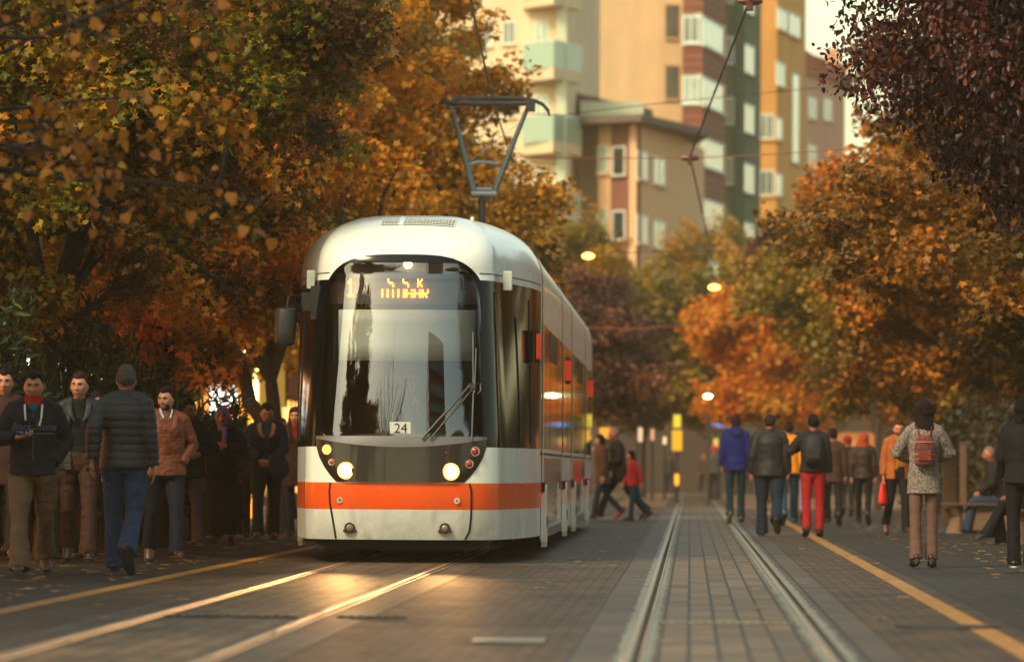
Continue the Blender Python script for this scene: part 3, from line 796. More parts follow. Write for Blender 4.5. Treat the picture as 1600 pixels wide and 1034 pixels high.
        if k in (1, 3):
            for s in (-1, 1):
                g = MB(); yc = (a+b)/2+(-1.2 if k == 1 else -.6)
                for q in range(4): g.box((s*(W_+.012), yc+q*.72, 2.33), (.014, .56, .30))
                g.build('hopper_window', mat('hopper_frame', S((26,22,18)), rough=.3, spec=.8), t, smooth=False)
    # joints: bellows and end frames
    for (a, b) in ((4.05,4.25),(11.85,12.0),(16.2,16.4),(24.3,24.5)):
        g = MB(); ring = [(-x*1.012, z+(.0 if z < 2.9 else .012)) for x, z in prof]+[(x*1.012, z+(.0 if z < 2.9 else .012)) for x, z in reversed(prof[:-1])]
        g.grid([[(x, y, z) for x, z in ring] for y in (a-.03, b+.03)]); g.build('joint_frame', mat('tram_frame_cream', S((226,218,200)), rough=.3, var=.04, bump=0), t, sharp=50)
    g = MB(); ring = [(-x*1.012, z) for x, z in prof]+[(x*1.012, z) for x, z in reversed(prof[:-1])]
    g.grid([[(x, y, z) for x, z in ring] for y in (L-.12, L+.02)]); g.build('joint_frame', mat('tram_frame_cream', S((226,218,200)), rough=.3, var=.04, bump=0), t, sharp=50)
    # skirt posts beside the joints
    for y in (4.0, 12.0, 16.4, 24.4):
        for s in (-1, 1):
            g = MB(); g.box((s*(W_+.035), y, .42), (.06, .50, .52)); g.box((s*(W_+.035), y-.18, .15), (.05,.09,.08)); g.box((s*(W_+.035), y+.18, .15), (.05,.09,.08))
            g.disc((s*(W_+.035)-.03, y, .68), (1,0,0), .10, .06, 20)
            for q in (-.08, .08): g.box((s*(W_+.068), y+q, .38), (.006,.03,.12), m=1)
            g.build('wheel_skirt', [mat('tram_frame_cream', S((226,218,200)), rough=.3, var=.04, bump=0), rub], t, bevel=.01)
            g = MB(); g.box((s*(W_+.03), y, .75), (.03,.42,.10)); g.build('skirt_recess', rub, t)
    for (a, b) in ((4.5, 11.6), (16.8, 24.0)):
      for s in (-1, 1):
        g = MB(); g.box((s*(W_-.02), (a+b)/2, .235), (.05, b-a, .10))
        g.build('sill_rail', mat('sill_grey', S((120,112,104)), rough=.5), t)
    # orange side display boxes
    oe = emis('orange_side_lamp', S((220,56,24)), .32)
    for y in (2.5, 14.2, 27.5):
        g = MB(); x = 1.26 if y < 3 else W_; g.box((x+.015, y, 2.22), (.05,.34,.34)); bx = g.build('side_display', rub, t, bevel=.01)
        g = MB(); g.box((x+.043, y, 2.22), (.010,.28,.28)); g.box((x+.024, y-.174, 2.22), (.036,.010,.26)); g.build('side_display_face', oe, bx, smooth=False)
    # cab side window detail (image right)
    for s in (-1, 1):
        for (y, z0, z1, w_) in ((1.55, 1.22, 2.5, .022), (2.3, 1.2, 2.7, .014)):
            g = MB(); g.tube([(s*(wside(z, y, wf(z), yf(z)+D)+.003), y, z) for z in np.linspace(z0, z1, 8)], .008, 6, r2=[w_]*8, side=(1,0,0)); g.build('window_bar', rub, t)
    # ------------------------------------------------ pantograph
    py = 65-TY; steel = mat('pantograph_steel', S((92,104,112)), rough=.4, metal=.6, var=.1); blk = mat('pantograph_black', S((26,26,28)), rough=.5)
    def L3(px_, py_, Y=65.0): p = W(px_, py_, Y); return (p[0]-TX, p[1]-TY, p[2])
    g = MB(); g.tube([L3(753,310), L3(753,345), (L3(753,345)[0], py, 3.5)], .055, 10); g.box((L3(753,345)[0], py, 3.58), (1.0,1.2,.12)); g.build('pantograph_mast', blk, t)
    g = MB(); 
    for a, b in (((741,303),(706,168)), ((771,303),(824,168))): g.tube([L3(*a), L3((a[0]+b[0])/2, (a[1]+b[1])/2), L3(*b)], [.045,.040,.028], 10)
    g.tube([L3(737,303), L3(776,303)], .055, 10); g.tube([L3(744,296), L3(768,296)], .03, 8); g.tube([L3(733,258), L3(745,254), L3(765,254), L3(779,257)], .028, 8)
    g.tube([L3(826,170,65.2), L3(785,275,65.2)], .012, 6)
    g.build('pantograph_arm', steel, t)
    g = MB(); g.tube([L3(714,190), L3(768,248)], .006, 5); g.tube([L3(812,192), L3(735,252)], .006, 5); g.build('pantograph_brace', steel, t)
    g = MB()
    for k, (dy, dp) in enumerate(((-.18, 0), (.18, -1))):
        g.tube([L3(x, y+dp, 65+dy) for x, y in ((667,181),(671,172),(681,163),(697,157),(720,154),(768,153),(815,154),(835,158),(848,164),(856,173),(859,182))], [.014]+[.024]*9+[.014], 8)
    g.tube([L3(700,162), L3(828,162)], .035, 8)
    for x in (697, 829): g.box(L3(x, 166), (.12,.5,.13))
    g.box(L3(786,165), (.06,.1,.08)); g.build('collector_head', blk, t, bevel=.005)
    g = MB()
    for x in (738, 767):
        c = L3(x, 311); g.tube([(c[0]+.05*cos(a), c[1], c[2]+.07*sin(a)) for a in np.linspace(pi*.9, 2.2*pi, 9)], .006, 5)
    g.build('pantograph_cable', blk, t)
    # interior light through panes would show; headlight beams
    for x in (-.535, .505):
        l = bpy.data.lights.new('headlight_beam', 'SPOT'); l.energy = 290; l.spot_size = radians(24); l.spot_blend = 1.0; l.color = (1, .5, .16); l.shadow_soft_size = .07
        o = bpy.data.objects.new('headlight_beam', l); COL.objects.link(o); o.parent = t; o.location = (x, -.10, .915)
        o.rotation_euler = (radians(90-5.0), 0, 0)
        o.rotation_euler = Matrix.LocRotScale(None, Vector((0,-1,-.012)).to_track_quat('-Z', 'Y'), None).to_euler()
    return t
# ------------------------------------------------------------------ trees
LEAF = {
 'maple': [[(0,0),(.40,.00),(.26,.26),(.56,.62),(.20,.58),(0,1.0)]],
 'heart': [[(0,0),(.34,-.06),(.50,.22),(.42,.52),(.20,.80),(0,1.0)]],
 'oval': [[(0,0),(.20,.12),(.28,.40),(.22,.70),(.10,.90),(0,1.0)]],
 'lance': [[(0,0),(.07,.25),(.09,.5),(.06,.8),(0,1.0)]],
}
def leaf_mesh(name, pos, size, tint, kind, rng, droop=.4, fold=.25):
    """pos (n,3), size (n), tint (n) -> mesh with one folded leaf per point"""
    n = len(pos)
    if kind == 'quad':
        T = np.array([(0,0,0),(.40,.42,.0),(0,1,0),(-.40,.42,.0)]); fc = np.array([[0,1,2,3]])
    else:
        h = LEAF[kind][0]; k = len(h)
        R = [(x, y, abs(x)*fold) for x, y in h]; Lh = [(-x, y, abs(x)*fold) for x, y in reversed(h[1:-1])]
        T = np.array(R+Lh); m = len(T)
        f1 = list(range(k)); f2 = [0, k-1]+list(range(k, m)); fc = np.array([f1, f2])
    yaw = rng.uniform(0, 2*pi, n); pit = rng.normal(-droop, .55, n); rol = rng.normal(0, .7, n)
    cy, sy, cp, sp, cr, sr = np.cos(yaw), np.sin(yaw), np.cos(pit), np.sin(pit), np.cos(rol), np.sin(rol)
    # R = Rz(yaw) Rx(pitch) Ry(roll)
    Rm = np.empty((n,3,3))
    Rm[:,0,0] = cy*cr-sy*sp*sr; Rm[:,0,1] = -sy*cp; Rm[:,0,2] = cy*sr+sy*sp*cr
    Rm[:,1,0] = sy*cr+cy*sp*sr; Rm[:,1,1] = cy*cp;  Rm[:,1,2] = sy*sr-cy*sp*cr
    Rm[:,2,0] = -cp*sr; Rm[:,2,1] = sp; Rm[:,2,2] = cp*cr
    V = np.einsum('nij,mj->nmi', Rm, T)*size[:,None,None]+pos[:,None,:]
    m = len(T); Fc = (np.arange(n)[:,None,None]*m+fc[None]).reshape(-1, fc.shape[1])
    return fast_mesh(name, V.reshape(-1,3), Fc, np.repeat(tint, len(fc)))
def branch_pts(a, b, rng, wob=.08, n=6, sag=0):
    a = np.array(a); b = np.array(b); L = np.linalg.norm(b-a); P = []
    for i in range(n+1):
        t = i/n; p = a+(b-a)*t; w = sin(pi*t)*L*wob
        P.append(tuple(p+rng.normal(0, 1, 3)*w*.6+np.array([0,0,sag*sin(pi*t)*L])))
    P[0] = tuple(a); P[-1] = tuple(b); return P
bark = None
def tree(name, label, base, blobs, nclump, lpc, lsize, kind, lmat, seed, trunk_r=.13, fork=2.0, tintf=None, clr=.45, group=None, shell=.35, limbs=16, flat=.6, stems=1, barkm=None, droop=.4, small=0.0, twigs=0, trunk_top=None, yl=None):
    """blobs: ellipsoids (cx,cy,cz,rx,ry,rz,weight) relative to base, z absolute"""
    rng = np.random.default_rng(seed)
    root = empty(name, base, label, 'tree', group)
    bl = np.array(blobs, float); wt = bl[:,6]/bl[:,6].sum(); C = []
    while len(C) < nclump:
        b = bl[rng.choice(len(bl), p=wt)]; d = rng.normal(0, 1, 3); d /= np.linalg.norm(d)
        r = rng.uniform(shell, 1)**.6
        r *= 1+.12*sin(d[0]*5+seed)*cos(d[2]*6+seed)
        C.append(b[:3]+d*b[3:6]*r)
    C = np.array(C)
    if yl is not None: C = C[(C[:,0] > yl[0]) & (C[:,0] < yl[1])]
    nc = len(C); cr_ = clr*rng.uniform(.65, 1.35, nc)
    ct = rng.beta(2, 2, nc)
    if tintf is not None: ct = np.array([tintf(c, t, rng) for c, t in zip(C, ct)])
    nl = (lpc*rng.uniform(.6, 1.4, nc)).astype(int); idx = np.repeat(np.arange(nc), nl); n = len(idx)
    d = rng.normal(0, 1, (n,3)); d /= np.linalg.norm(d, axis=1)[:,None]; r = rng.uniform(0, 1, n)**.5
    # sprays: clumps are flattened, tilted discs
    off = d*r[:,None]*cr_[idx][:,None]; off[:,2] *= flat
    tilt = rng.normal(0, .45, (nc,2)); off[:,2] += off[:,0]*tilt[idx,0]+off[:,1]*tilt[idx,1]
    pos = C[idx]+off
    tint = np.clip(ct[idx]+rng.normal(0, .13, n), 0.01, .99); sz = lsize*rng.uniform(.6, 1.25, n)
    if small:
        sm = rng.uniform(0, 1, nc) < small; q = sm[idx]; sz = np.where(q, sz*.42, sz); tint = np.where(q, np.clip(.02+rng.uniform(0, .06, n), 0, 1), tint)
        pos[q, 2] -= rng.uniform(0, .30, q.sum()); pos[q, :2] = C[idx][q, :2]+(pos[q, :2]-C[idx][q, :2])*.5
    me = leaf_mesh('crown', pos, sz, tint, kind, rng, droop)
    o = linkmesh('crown', me, lmat, root)
    # trunk and limbs
    bm_ = barkm or bark; g = MB(); top = trunk_top if trunk_top is not None else tuple(bl[0][:3]); fk = np.array([0, 0, fork])
    sts = []
    for s_ in range(stems):
        off0 = np.array([rng.normal(0, .03), rng.normal(0, .03), 0])
        if stems == 1: P = [(0,0,-.05),(0,0,.15),(.02,0,fork*.5),(.0,.0,fork)]; R = [trunk_r*1.35, trunk_r*1.08, trunk_r, trunk_r*.92]; sts.append(fk)
        else:
            a = 2*pi*s_/stems+seed; e = np.array([cos(a)*.75, sin(a)*.4, fork+rng.uniform(.3, .9)]); P = branch_pts((0,0,.8), e, rng, .03, 5); R = list(np.linspace(trunk_r*.85, trunk_r*.6, 6)); sts.append(e)
        g.tube(P, R, 10)
    if stems > 1: g.tube([(0,0,-.05),(0,0,.2),(0,0,.95)], [trunk_r*1.4, trunk_r*1.1, trunk_r*1.0], 12)
    far = C[np.argsort(-np.linalg.norm(C-np.array(top), axis=1))]
    pick = C[rng.permutation(nc)[:limbs]]; mains = []
    for e in pick:
        st = sts[rng.integers(len(sts))]; mid = st+(e-st)*.45+np.array([0,0,.25]); P = branch_pts(st, mid, rng, .05, 3)+branch_pts(mid, e, rng, .06, 4)[1:]
        g.tube(P, list(np.linspace(trunk_r*.45, trunk_r*.06+.004, len(P))), 7); mains.append(P)
    for i in range(twigs):
        P = mains[rng.integers(len(mains))]; s_ = np.array(P[rng.integers(3, len(P))]); e = C[np.argmin(np.linalg.norm(C-s_, axis=1)+rng.uniform(0, .8, nc))]
        g.tube(branch_pts(s_, e, rng, .06, 3), [.016,.012,.009,.005], 5)
    g.build('trunk', bm_, root); return root
def scatter_tree(root, loc, label, group=None, rz=0, sc_=1):
    c = copytree(root); c.location = loc; c.rotation_euler = (0,0,rz); c.scale = (sc_,)*3; c['label'] = label
    if group: c['group'] = group
    return c
def build_trees():
    global bark
    bark = mat('bark', S((58,44,36)), rough=.9, var=.35, vscale=9, bump=.8, bscale=30)
    darkbark = mat('dark_bark', S((42,34,32)), rough=.9, var=.3, vscale=9, bump=.7, bscale=30)
    maple = leafmat('maple_leaves', [(0,(95,58,21)),(.12,(104,68,22)),(.25,(66,76,21)),(.42,(104,107,26)),(.60,(155,122,24)),(.8,(189,120,21)),(1,(189,100,16))], trans=.25, tcol=1.1)
    gold = leafmat('golden_leaves', [(0,(104,70,23)),(.25,(130,102,30)),(.5,(175,124,28)),(.8,(209,128,19)),(1,(213,109,14))], trans=.35, tcol=1.15)
    olive = leafmat('ochre_leaves', [(0,(81,70,27)),(.3,(107,99,35)),(.6,(160,124,30)),(1,(189,126,26))], trans=.3, tcol=1.1)
    plum = leafmat('plum_leaves', [(0,(32,16,18)),(.4,(54,27,25)),(.75,(84,42,34)),(1,(136,70,36))], trans=.22, rough=.42)
    dusk = leafmat('copper_leaves', [(0,(66,51,22)),(.3,(102,77,27)),(.6,(155,98,21)),(.85,(200,115,18)),(1,(213,120,14))], trans=.28, tcol=1.1)
    linden = leafmat('linden_leaves', [(0,(96,62,23)),(.4,(155,95,27)),(.8,(181,121,31)),(1,(173,129,38))], trans=.25, tcol=1.1)
    green = leafmat('oleander_leaves', [(0,(34,46,28)),(.5,(60,76,44)),(.9,(96,108,60)),(1,(126,128,68))], trans=.2, rough=.45)
    hedge = leafmat('hedge_leaves', [(0,(26,24,14)),(.5,(48,42,20)),(1,(96,70,26))], trans=.2)
    grp = 'street trees along the tram line'
    ft = lambda c, t, r: min(1, max(0, (.66*t if t > .3 else t*.2-.1)+.26+.28*(c[0]+1.5)/3.5))
    # left row, front to back
    tree('maple_tree', 'broad maple with mixed green and amber leaves over the men at the far left', (-6.6,46.5,0),
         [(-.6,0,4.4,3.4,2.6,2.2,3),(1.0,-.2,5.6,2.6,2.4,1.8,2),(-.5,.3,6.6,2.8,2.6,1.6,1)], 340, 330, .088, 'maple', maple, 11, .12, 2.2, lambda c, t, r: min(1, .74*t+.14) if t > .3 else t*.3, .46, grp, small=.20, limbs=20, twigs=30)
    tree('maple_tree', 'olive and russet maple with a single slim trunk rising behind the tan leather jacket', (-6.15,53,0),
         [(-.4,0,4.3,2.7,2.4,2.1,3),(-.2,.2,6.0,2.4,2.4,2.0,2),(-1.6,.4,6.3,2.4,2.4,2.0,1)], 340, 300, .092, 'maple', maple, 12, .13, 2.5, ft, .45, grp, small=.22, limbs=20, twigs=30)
    tree('maple_tree', 'golden maple with a forked trunk just left of the tram mirror', (-5.85,64.5,0),
         [(-.7,0,4.9,2.7,2.8,2.2,3),(-.4,0,7.0,2.5,2.6,2.2,2)], 320, 260, .10, 'maple', gold, 13, .15, 1.8, lambda c, t, r: .25+.6*t, .5, grp, stems=3, limbs=22, twigs=20, small=.05)
    a = tree('maple_tree', 'bright orange maple behind the raised pantograph', (-5.7,76,0),
         [(.4,0,4.8,3.3,3,2.4,3),(.1,0,7.6,2.7,2.6,2.2,2)], 320, 230, .115, 'maple', gold, 14, .15, 2.2, lambda c, t, r: .15+.65*t, .55, grp, limbs=18, small=.05)
    b = tree('maple_tree', 'ochre tree behind the tram roof and in front of the balcony block', (-7.2,90,0),
         [(.7,0,5.4,3.5,3,2.8,3),(.2,0,8.4,3.0,3,2.4,2)], 300, 170, .14, 'maple', olive, 15, .15, 2.4, None, .6, grp, limbs=18)
    # foreground linden, trunk outside the frame
    tree('linden_tree', 'near branches with large heart shaped yellow leaves reaching in at the top left corner', (-6.6,29.5,0),
         [(2.5,0,4.15,1.4,1.2,.75,3),(3.0,.2,3.1,.75,1.0,.5,1.2),(2.3,.2,2.9,.7,1.0,.4,.8),(.3,0,4.8,1.6,2.2,1.4,1.2)], 96, 8, .074, 'heart', linden, 21, .075, 2.6, None, .34, None, limbs=24, twigs=40, flat=.5, droop=.9, barkm=darkbark)
    # right side
    tree('copper_beech', 'dark purple leaved tree filling the upper right corner', (5.3,41,0),
         [(-1.0,0,5.2,2.9,2.6,1.7,3),(-1.9,0,4.7,2.1,2.0,1.2,2),(.1,0,3.5,2.8,2.4,1.5,2.4),(.7,0,2.7,2.7,2.2,.9,1.3)], 540, 330, .066, 'oval', plum, 31, .16, 2.2, lambda c, t, r: t*.75, .46, None, limbs=26, twigs=40, droop=.8, barkm=darkbark)
    # the sprig reaching over the road
    rng = np.random.default_rng(5)
    tree('maple_tree', 'copper and amber maple on the right with a few green leaves, behind the purple tree', (5.3,58,0),
         [(-.4,0,4.2,3.2,2.6,1.7,3),(.9,0,3.2,2.6,2.4,1.5,2),(1.2,0,5.6,2.8,2.6,1.7,1)], 240, 300, .10, 'maple', dusk, 32, .14, 1.9, lambda c, t, r: .15+.55*t, .5, grp, limbs=20, twigs=20)
    d = tree('maple_tree', 'tall orange brown tree on the right that leans its crown toward the ochre apartment block', (5.6,76,0),
         [(-.8,0,5.0,3.3,3,2.6,3),(.3,0,7.0,3.2,3,2.1,2.6),(-.9,0,3.6,2.6,2.6,1.6,1)], 290, 290, .12, 'maple', dusk, 33, .15, 2.2, lambda c, t, r: .25+.6*t, .55, grp, limbs=18)
    e = tree('maple_tree', 'dim ochre tree behind the backpack walkers on the right pavement', (5.2,98,0),
         [(-.4,0,4.6,3.4,3,2.5,3),(.9,0,6.0,2.8,3,1.8,1)], 300, 170, .145, 'maple', olive, 34, .15, 2.2, lambda c, t, r: .1+.6*t, .6, grp, limbs=16)
    tree('plum_tree', 'small dark purple plum tree among the orange crowns right of centre', (4.6,112,0),
         [(-2.3,0,5.9,1.0,1.1,.75,2),(-1.6,0,5.4,1.1,1.1,.6,1)], 60, 200, .12, 'oval', plum, 35, .09, 2.2, None, .5, None, limbs=10)
    tree('maple_tree', 'vivid orange maple in the centre distance beneath the right hand street lamp', (2.3,130,0),
         [(-.9,0,5.0,1.3,1.6,.8,2),(.6,0,4.2,1.7,2,.7,2),(-.2,0,3.0,2.0,2,.7,2)], 130, 190, .16, 'maple', gold, 36, .14, 2.2, lambda c, t, r: .55+.4*t, .62, grp, limbs=14)
    tree('plum_tree', 'reddish purple tree in the distance just right of the tram tail', (-3.6,122,0),
         [(.6,0,4.6,2.2,2,1.6,3),(1.2,0,3.3,1.9,2,1.0,1)], 170, 160, .16, 'oval', leafmat('rust_leaves', [(0,(64,40,38)),(.5,(98,62,50)),(1,(150,92,52))], trans=.35), 37, .12, 1.9, None, .55, None, limbs=14)
    # distant ones: copies of the olive and orange trees
    for i, (x, y, src, lb, s_) in enumerate([
        (-6.4,108,b,'ochre tree past the tram in the left row, beside the small balcony house',.80),
        (-4.4,138,b,'hazy ochre tree in the distance beneath the left hand street lamp',.84),
        (-1.6,150,e,'olive brown tree at the end of the street straight over the tracks',1.04),
        (3.9,150,e,'hazy brown tree at the end of the street right of the tracks',1.1),
        (7.4,118,d,'orange tree deep on the right behind the ginger haired woman',1.0),
        (8.8,92,d,'orange brown tree far right behind the seated man',.85),
        (1.6,168,b,'farthest ochre tree closing the street at its vanishing point',.94),
        (8.6,66,e,'dim ochre tree at the right edge behind the bench',.72),
        (-9.6,84,a,'orange tree glowing before the lit shop fronts on the left',.8)]):
        scatter_tree(src, (x, y, 0), lb, grp, rz=i*1.3+.5, sc_=s_)
    # extra trees around and behind the camera: left pair added for shade, others reflections
    for i, (x, y, src) in enumerate([(9.5,24,e),(-9.6,33.5,a),(-9.4,25,a)]):
        if y > 20 and False: continue
        scatter_tree(src, (x, y, 0), ['tree of the near right row', 'second unseen tree added to shade the left pavement', 'first unseen tree added to shade the left pavement', 'tree behind on the right', 'tree far behind on the left', 'tree far behind on the right', 'last tree behind on the left'][i]+' outside the picture', grp, rz=i*2.1, sc_=1.0)
    tree('bare_tree', 'tall nearly bare tree beside the left track in front of the tram, outside the picture', (-6.4,20,0),
         [(-.6,5,8.0,2.8,3.2,3.2,3),(.8,5,9.8,2.2,3,2.6,2)], 130, 10, .07, 'quad', olive, 51, .17, 3.4, None, .45, None, limbs=50, twigs=140, barkm=darkbark)
    # oleander bushes behind the people on the left
    for i, (px_, Y, top, w) in enumerate([(25,47,2.75,1.15),(95,49,2.35,1.0),(150,52,2.2,.9),(230,55,2.0,.9),(292,58,1.9,.8),(335,62,1.45,.6),(-70,45,2.8,1.1)]):
        x = W(px_, 733, Y)[0]; rng = np.random.default_rng(60+i); n = 5200
        ns = 46; ang = rng.uniform(0, 2*pi, ns); rad = w*rng.uniform(.1, 1, ns)**.6; tz = top*rng.uniform(.55, 1.0, ns); si = rng.integers(0, ns, n); t_ = rng.uniform(.18, 1, n)**.8
        bx = np.cos(ang)*rad; by = np.sin(ang)*rad*.8
        pos = np.stack([bx[si]*(.25+.75*t_)+rng.normal(0,.05,n), by[si]*(.25+.75*t_)+rng.normal(0,.05,n), tz[si]*t_+rng.normal(0,.04,n)], 1)
        me = leaf_mesh('foliage', pos, .17*rng.uniform(.7, 1.3, n), np.clip(rng.beta(2,3,n), .01, .99), 'lance', rng, -.5)
        lb = ['tall dark oleander bush behind the man in the black hoodie','oleander bush behind the man in the open black leather jacket','oleander bush behind the head of the man in the quilted jacket','oleander bush behind the tan leather jacket','oleander bush left of the woman in the blue headscarf','sparse oleander bush before the lit yellow shop pillar','oleander bush at the left edge of the picture'][i]
        r = empty('oleander_bush', (x, Y, 0), lb, 'shrub', 'oleander bushes behind the left pavement'); linkmesh('foliage', me, green, r)
        g = MB()
        for k in range(0, ns, 3): g.tube([(0+bx[k]*.2, by[k]*.2, 0), (bx[k]*.5, by[k]*.5, tz[k]*.4), (bx[k], by[k], tz[k]*.95)], [.02,.014,.006], 5)
        g.build('stems', bark, r)
    # hedge on the right
    for i, (x, y, L, h) in enumerate([(6.9,58,9,1.9),(7.0,74,12,2.2),(6.8,92,14,2.3),(6.9,112,16,2.4)]):
        rng = np.random.default_rng(80+i); n = 16000
        pos = np.stack([rng.normal(0,.45,n)-.1, rng.uniform(-L/2, L/2, n), np.abs(rng.uniform(0,1,n)**.7)*h*(1+.15*np.sin(rng.uniform(0,9,n)))], 1)
        pos[:,2] *= 1+.15*np.sin(pos[:,1]*1.7+i)
        me = leaf_mesh('hedge', pos, .15*rng.uniform(.7,1.3,n), rng.beta(2,2,n)*.98+.01, 'quad', rng)
        o = linkmesh('hedge', me, hedge, None); o.location = (x, y, 0)
        tag(o, ['dark hedge behind the bench at the right edge','dark hedge behind the seated man','brownish hedge behind the man in the tan jacket','far hedge behind the ginger haired woman'][i], 'hedge', 'hedge along the right pavement')
# ------------------------------------------------------------------ ground
def road_material():
    m, nt, b, out = newmat('cobble_paving')
    co = coords(nt)
    br = N(nt, 'ShaderNodeTexBrick', Scale=1.0); br.inputs['Color1'].default_value = S((102,80,56)); br.inputs['Color2'].default_value = S((62,49,36)); br.inputs['Mortar'].default_value = S((24,20,16))
    br.inputs['Brick Width'].default_value = .20; br.inputs['Row Height'].default_value = .105; br.inputs['Mortar Size'].default_value = .010; br.inputs['Mortar Smooth'].default_value = .3; br.inputs['Bias'].default_value = 0
    nt.links.new(co, br.inputs['Vector'])
    n1 = N(nt, 'ShaderNodeTexNoise', Scale=.7, Detail=9.0, Roughness=.72); nt.links.new(co, n1.inputs['Vector'])
    r = N(nt, 'ShaderNodeMapRange'); r.inputs[1].default_value = .3; r.inputs[2].default_value = .7; r.inputs[3].default_value = .50; r.inputs[4].default_value = 1.45; nt.links.new(n1.outputs[0], r.inputs[0])
    mx = N(nt, 'ShaderNodeMix', data_type='RGBA', blend_type='MULTIPLY'); mx.inputs[0].default_value = 1; nt.links.new(br.outputs['Color'], mx.inputs[6]); nt.links.new(r.outputs[0], mx.inputs[7])
    nt.links.new(mx.outputs[2], b.inputs['Base Color'])
    n2 = N(nt, 'ShaderNodeTexNoise', Scale=60.0, Detail=4.0); nt.links.new(co, n2.inputs['Vector'])
    n3 = N(nt, 'ShaderNodeTexNoise', Scale=4.0, Detail=4.0); nt.links.new(co, n3.inputs['Vector'])
    rr = N(nt, 'ShaderNodeMapRange'); rr.inputs[3].default_value = .46; rr.inputs[4].default_value = .74; nt.links.new(n3.outputs[0], rr.inputs[0]); nt.links.new(rr.outputs[0], b.inputs['Roughness'])
    ad = N(nt, 'ShaderNodeMath', operation='MULTIPLY_ADD'); ad.inputs[1].default_value = .25; nt.links.new(n2.outputs[0], ad.inputs[0]); nt.links.new(br.outputs['Fac'], ad.inputs[2])
    iv = N(nt, 'ShaderNodeMath', operation='MULTIPLY'); iv.inputs[1].default_value = -1; nt.links.new(ad.outputs[0], iv.inputs[0])
    bp = N(nt, 'ShaderNodeBump', Strength=.6, Distance=.012); nt.links.new(iv.outputs[0], bp.inputs['Height']); nt.links.new(bp.outputs[0], b.inputs['Normal'])
    b.inputs['Specular IOR Level'].default_value = .18
    return m
def slab_material(name, w, h, c1, c2, mort, off=0.0, rough=(.35,.6), ms=.011):
    m, nt, b, out = newmat(name); co = coords(nt)
    br = N(nt, 'ShaderNodeTexBrick', Scale=1.0); br.offset = off; br.inputs['Color1'].default_value = S(c1); br.inputs['Color2'].default_value = S(c2); br.inputs['Mortar'].default_value = S(mort)
    br.inputs['Brick Width'].default_value = w; br.inputs['Row Height'].default_value = h; br.inputs['Mortar Size'].default_value = ms; br.inputs['Mortar Smooth'].default_value = .2
    nt.links.new(co, br.inputs['Vector'])
    n1 = N(nt, 'ShaderNodeTexNoise', Scale=1.6, Detail=7.0, Roughness=.7); nt.links.new(co, n1.inputs['Vector'])
    r = N(nt, 'ShaderNodeMapRange'); r.inputs[1].default_value = .3; r.inputs[2].default_value = .7; r.inputs[3].default_value = .7; r.inputs[4].default_value = 1.25; nt.links.new(n1.outputs[0], r.inputs[0])
    mx = N(nt, 'ShaderNodeMix', data_type='RGBA', blend_type='MULTIPLY'); mx.inputs[0].default_value = 1; nt.links.new(br.outputs['Color'], mx.inputs[6]); nt.links.new(r.outputs[0], mx.inputs[7])
    nt.links.new(mx.outputs[2], b.inputs['Base Color'])
    rr = N(nt, 'ShaderNodeMapRange'); rr.inputs[3].default_value = rough[0]; rr.inputs[4].default_value = rough[1]; nt.links.new(n1.outputs[0], rr.inputs[0]); nt.links.new(rr.outputs[0], b.inputs['Roughness'])
    bp = N(nt, 'ShaderNodeBump', Strength=.7, Distance=.01); bp.invert = True; nt.links.new(br.outputs['Fac'], bp.inputs['Height']); nt.links.new(bp.outputs[0], b.inputs['Normal'])
    b.inputs['Specular IOR Level'].default_value = .2
    return m
def sheet(name, x0, x1, y0, y1, z, m, kind='structure', label=None, nx=1):
    g = MB(); g.add([(x0,y0,z),(x1,y0,z),(x1,y1,z),(x0,y1,z)], [(0,1,2,3)]); o = g.build(name, m, smooth=False); tag(o, label, None, None, kind); return o
def ragged(name, xs, y0, y1, z, m, amp, seed, label, cat=None, kind='structure'):
    rng = random.Random(seed); g = MB(); rows = []; y = y0
    while y < y1:
        a = noise.noise(Vector((y*2.2, seed, 0)))*amp+noise.noise(Vector((y*9, seed, 3)))*amp*.6; b = noise.noise(Vector((y*2.2, seed, 9)))*amp+noise.noise(Vector((y*9, seed, 13)))*amp*.6
        rows.append([(xs[0]+a, y, z), (xs[1]+b, y, z)]); y += .07 if y < 60 else .4
    g.grid(rows); o = g.build(name, m, smooth=False); tag(o, label, cat, None, kind); return o
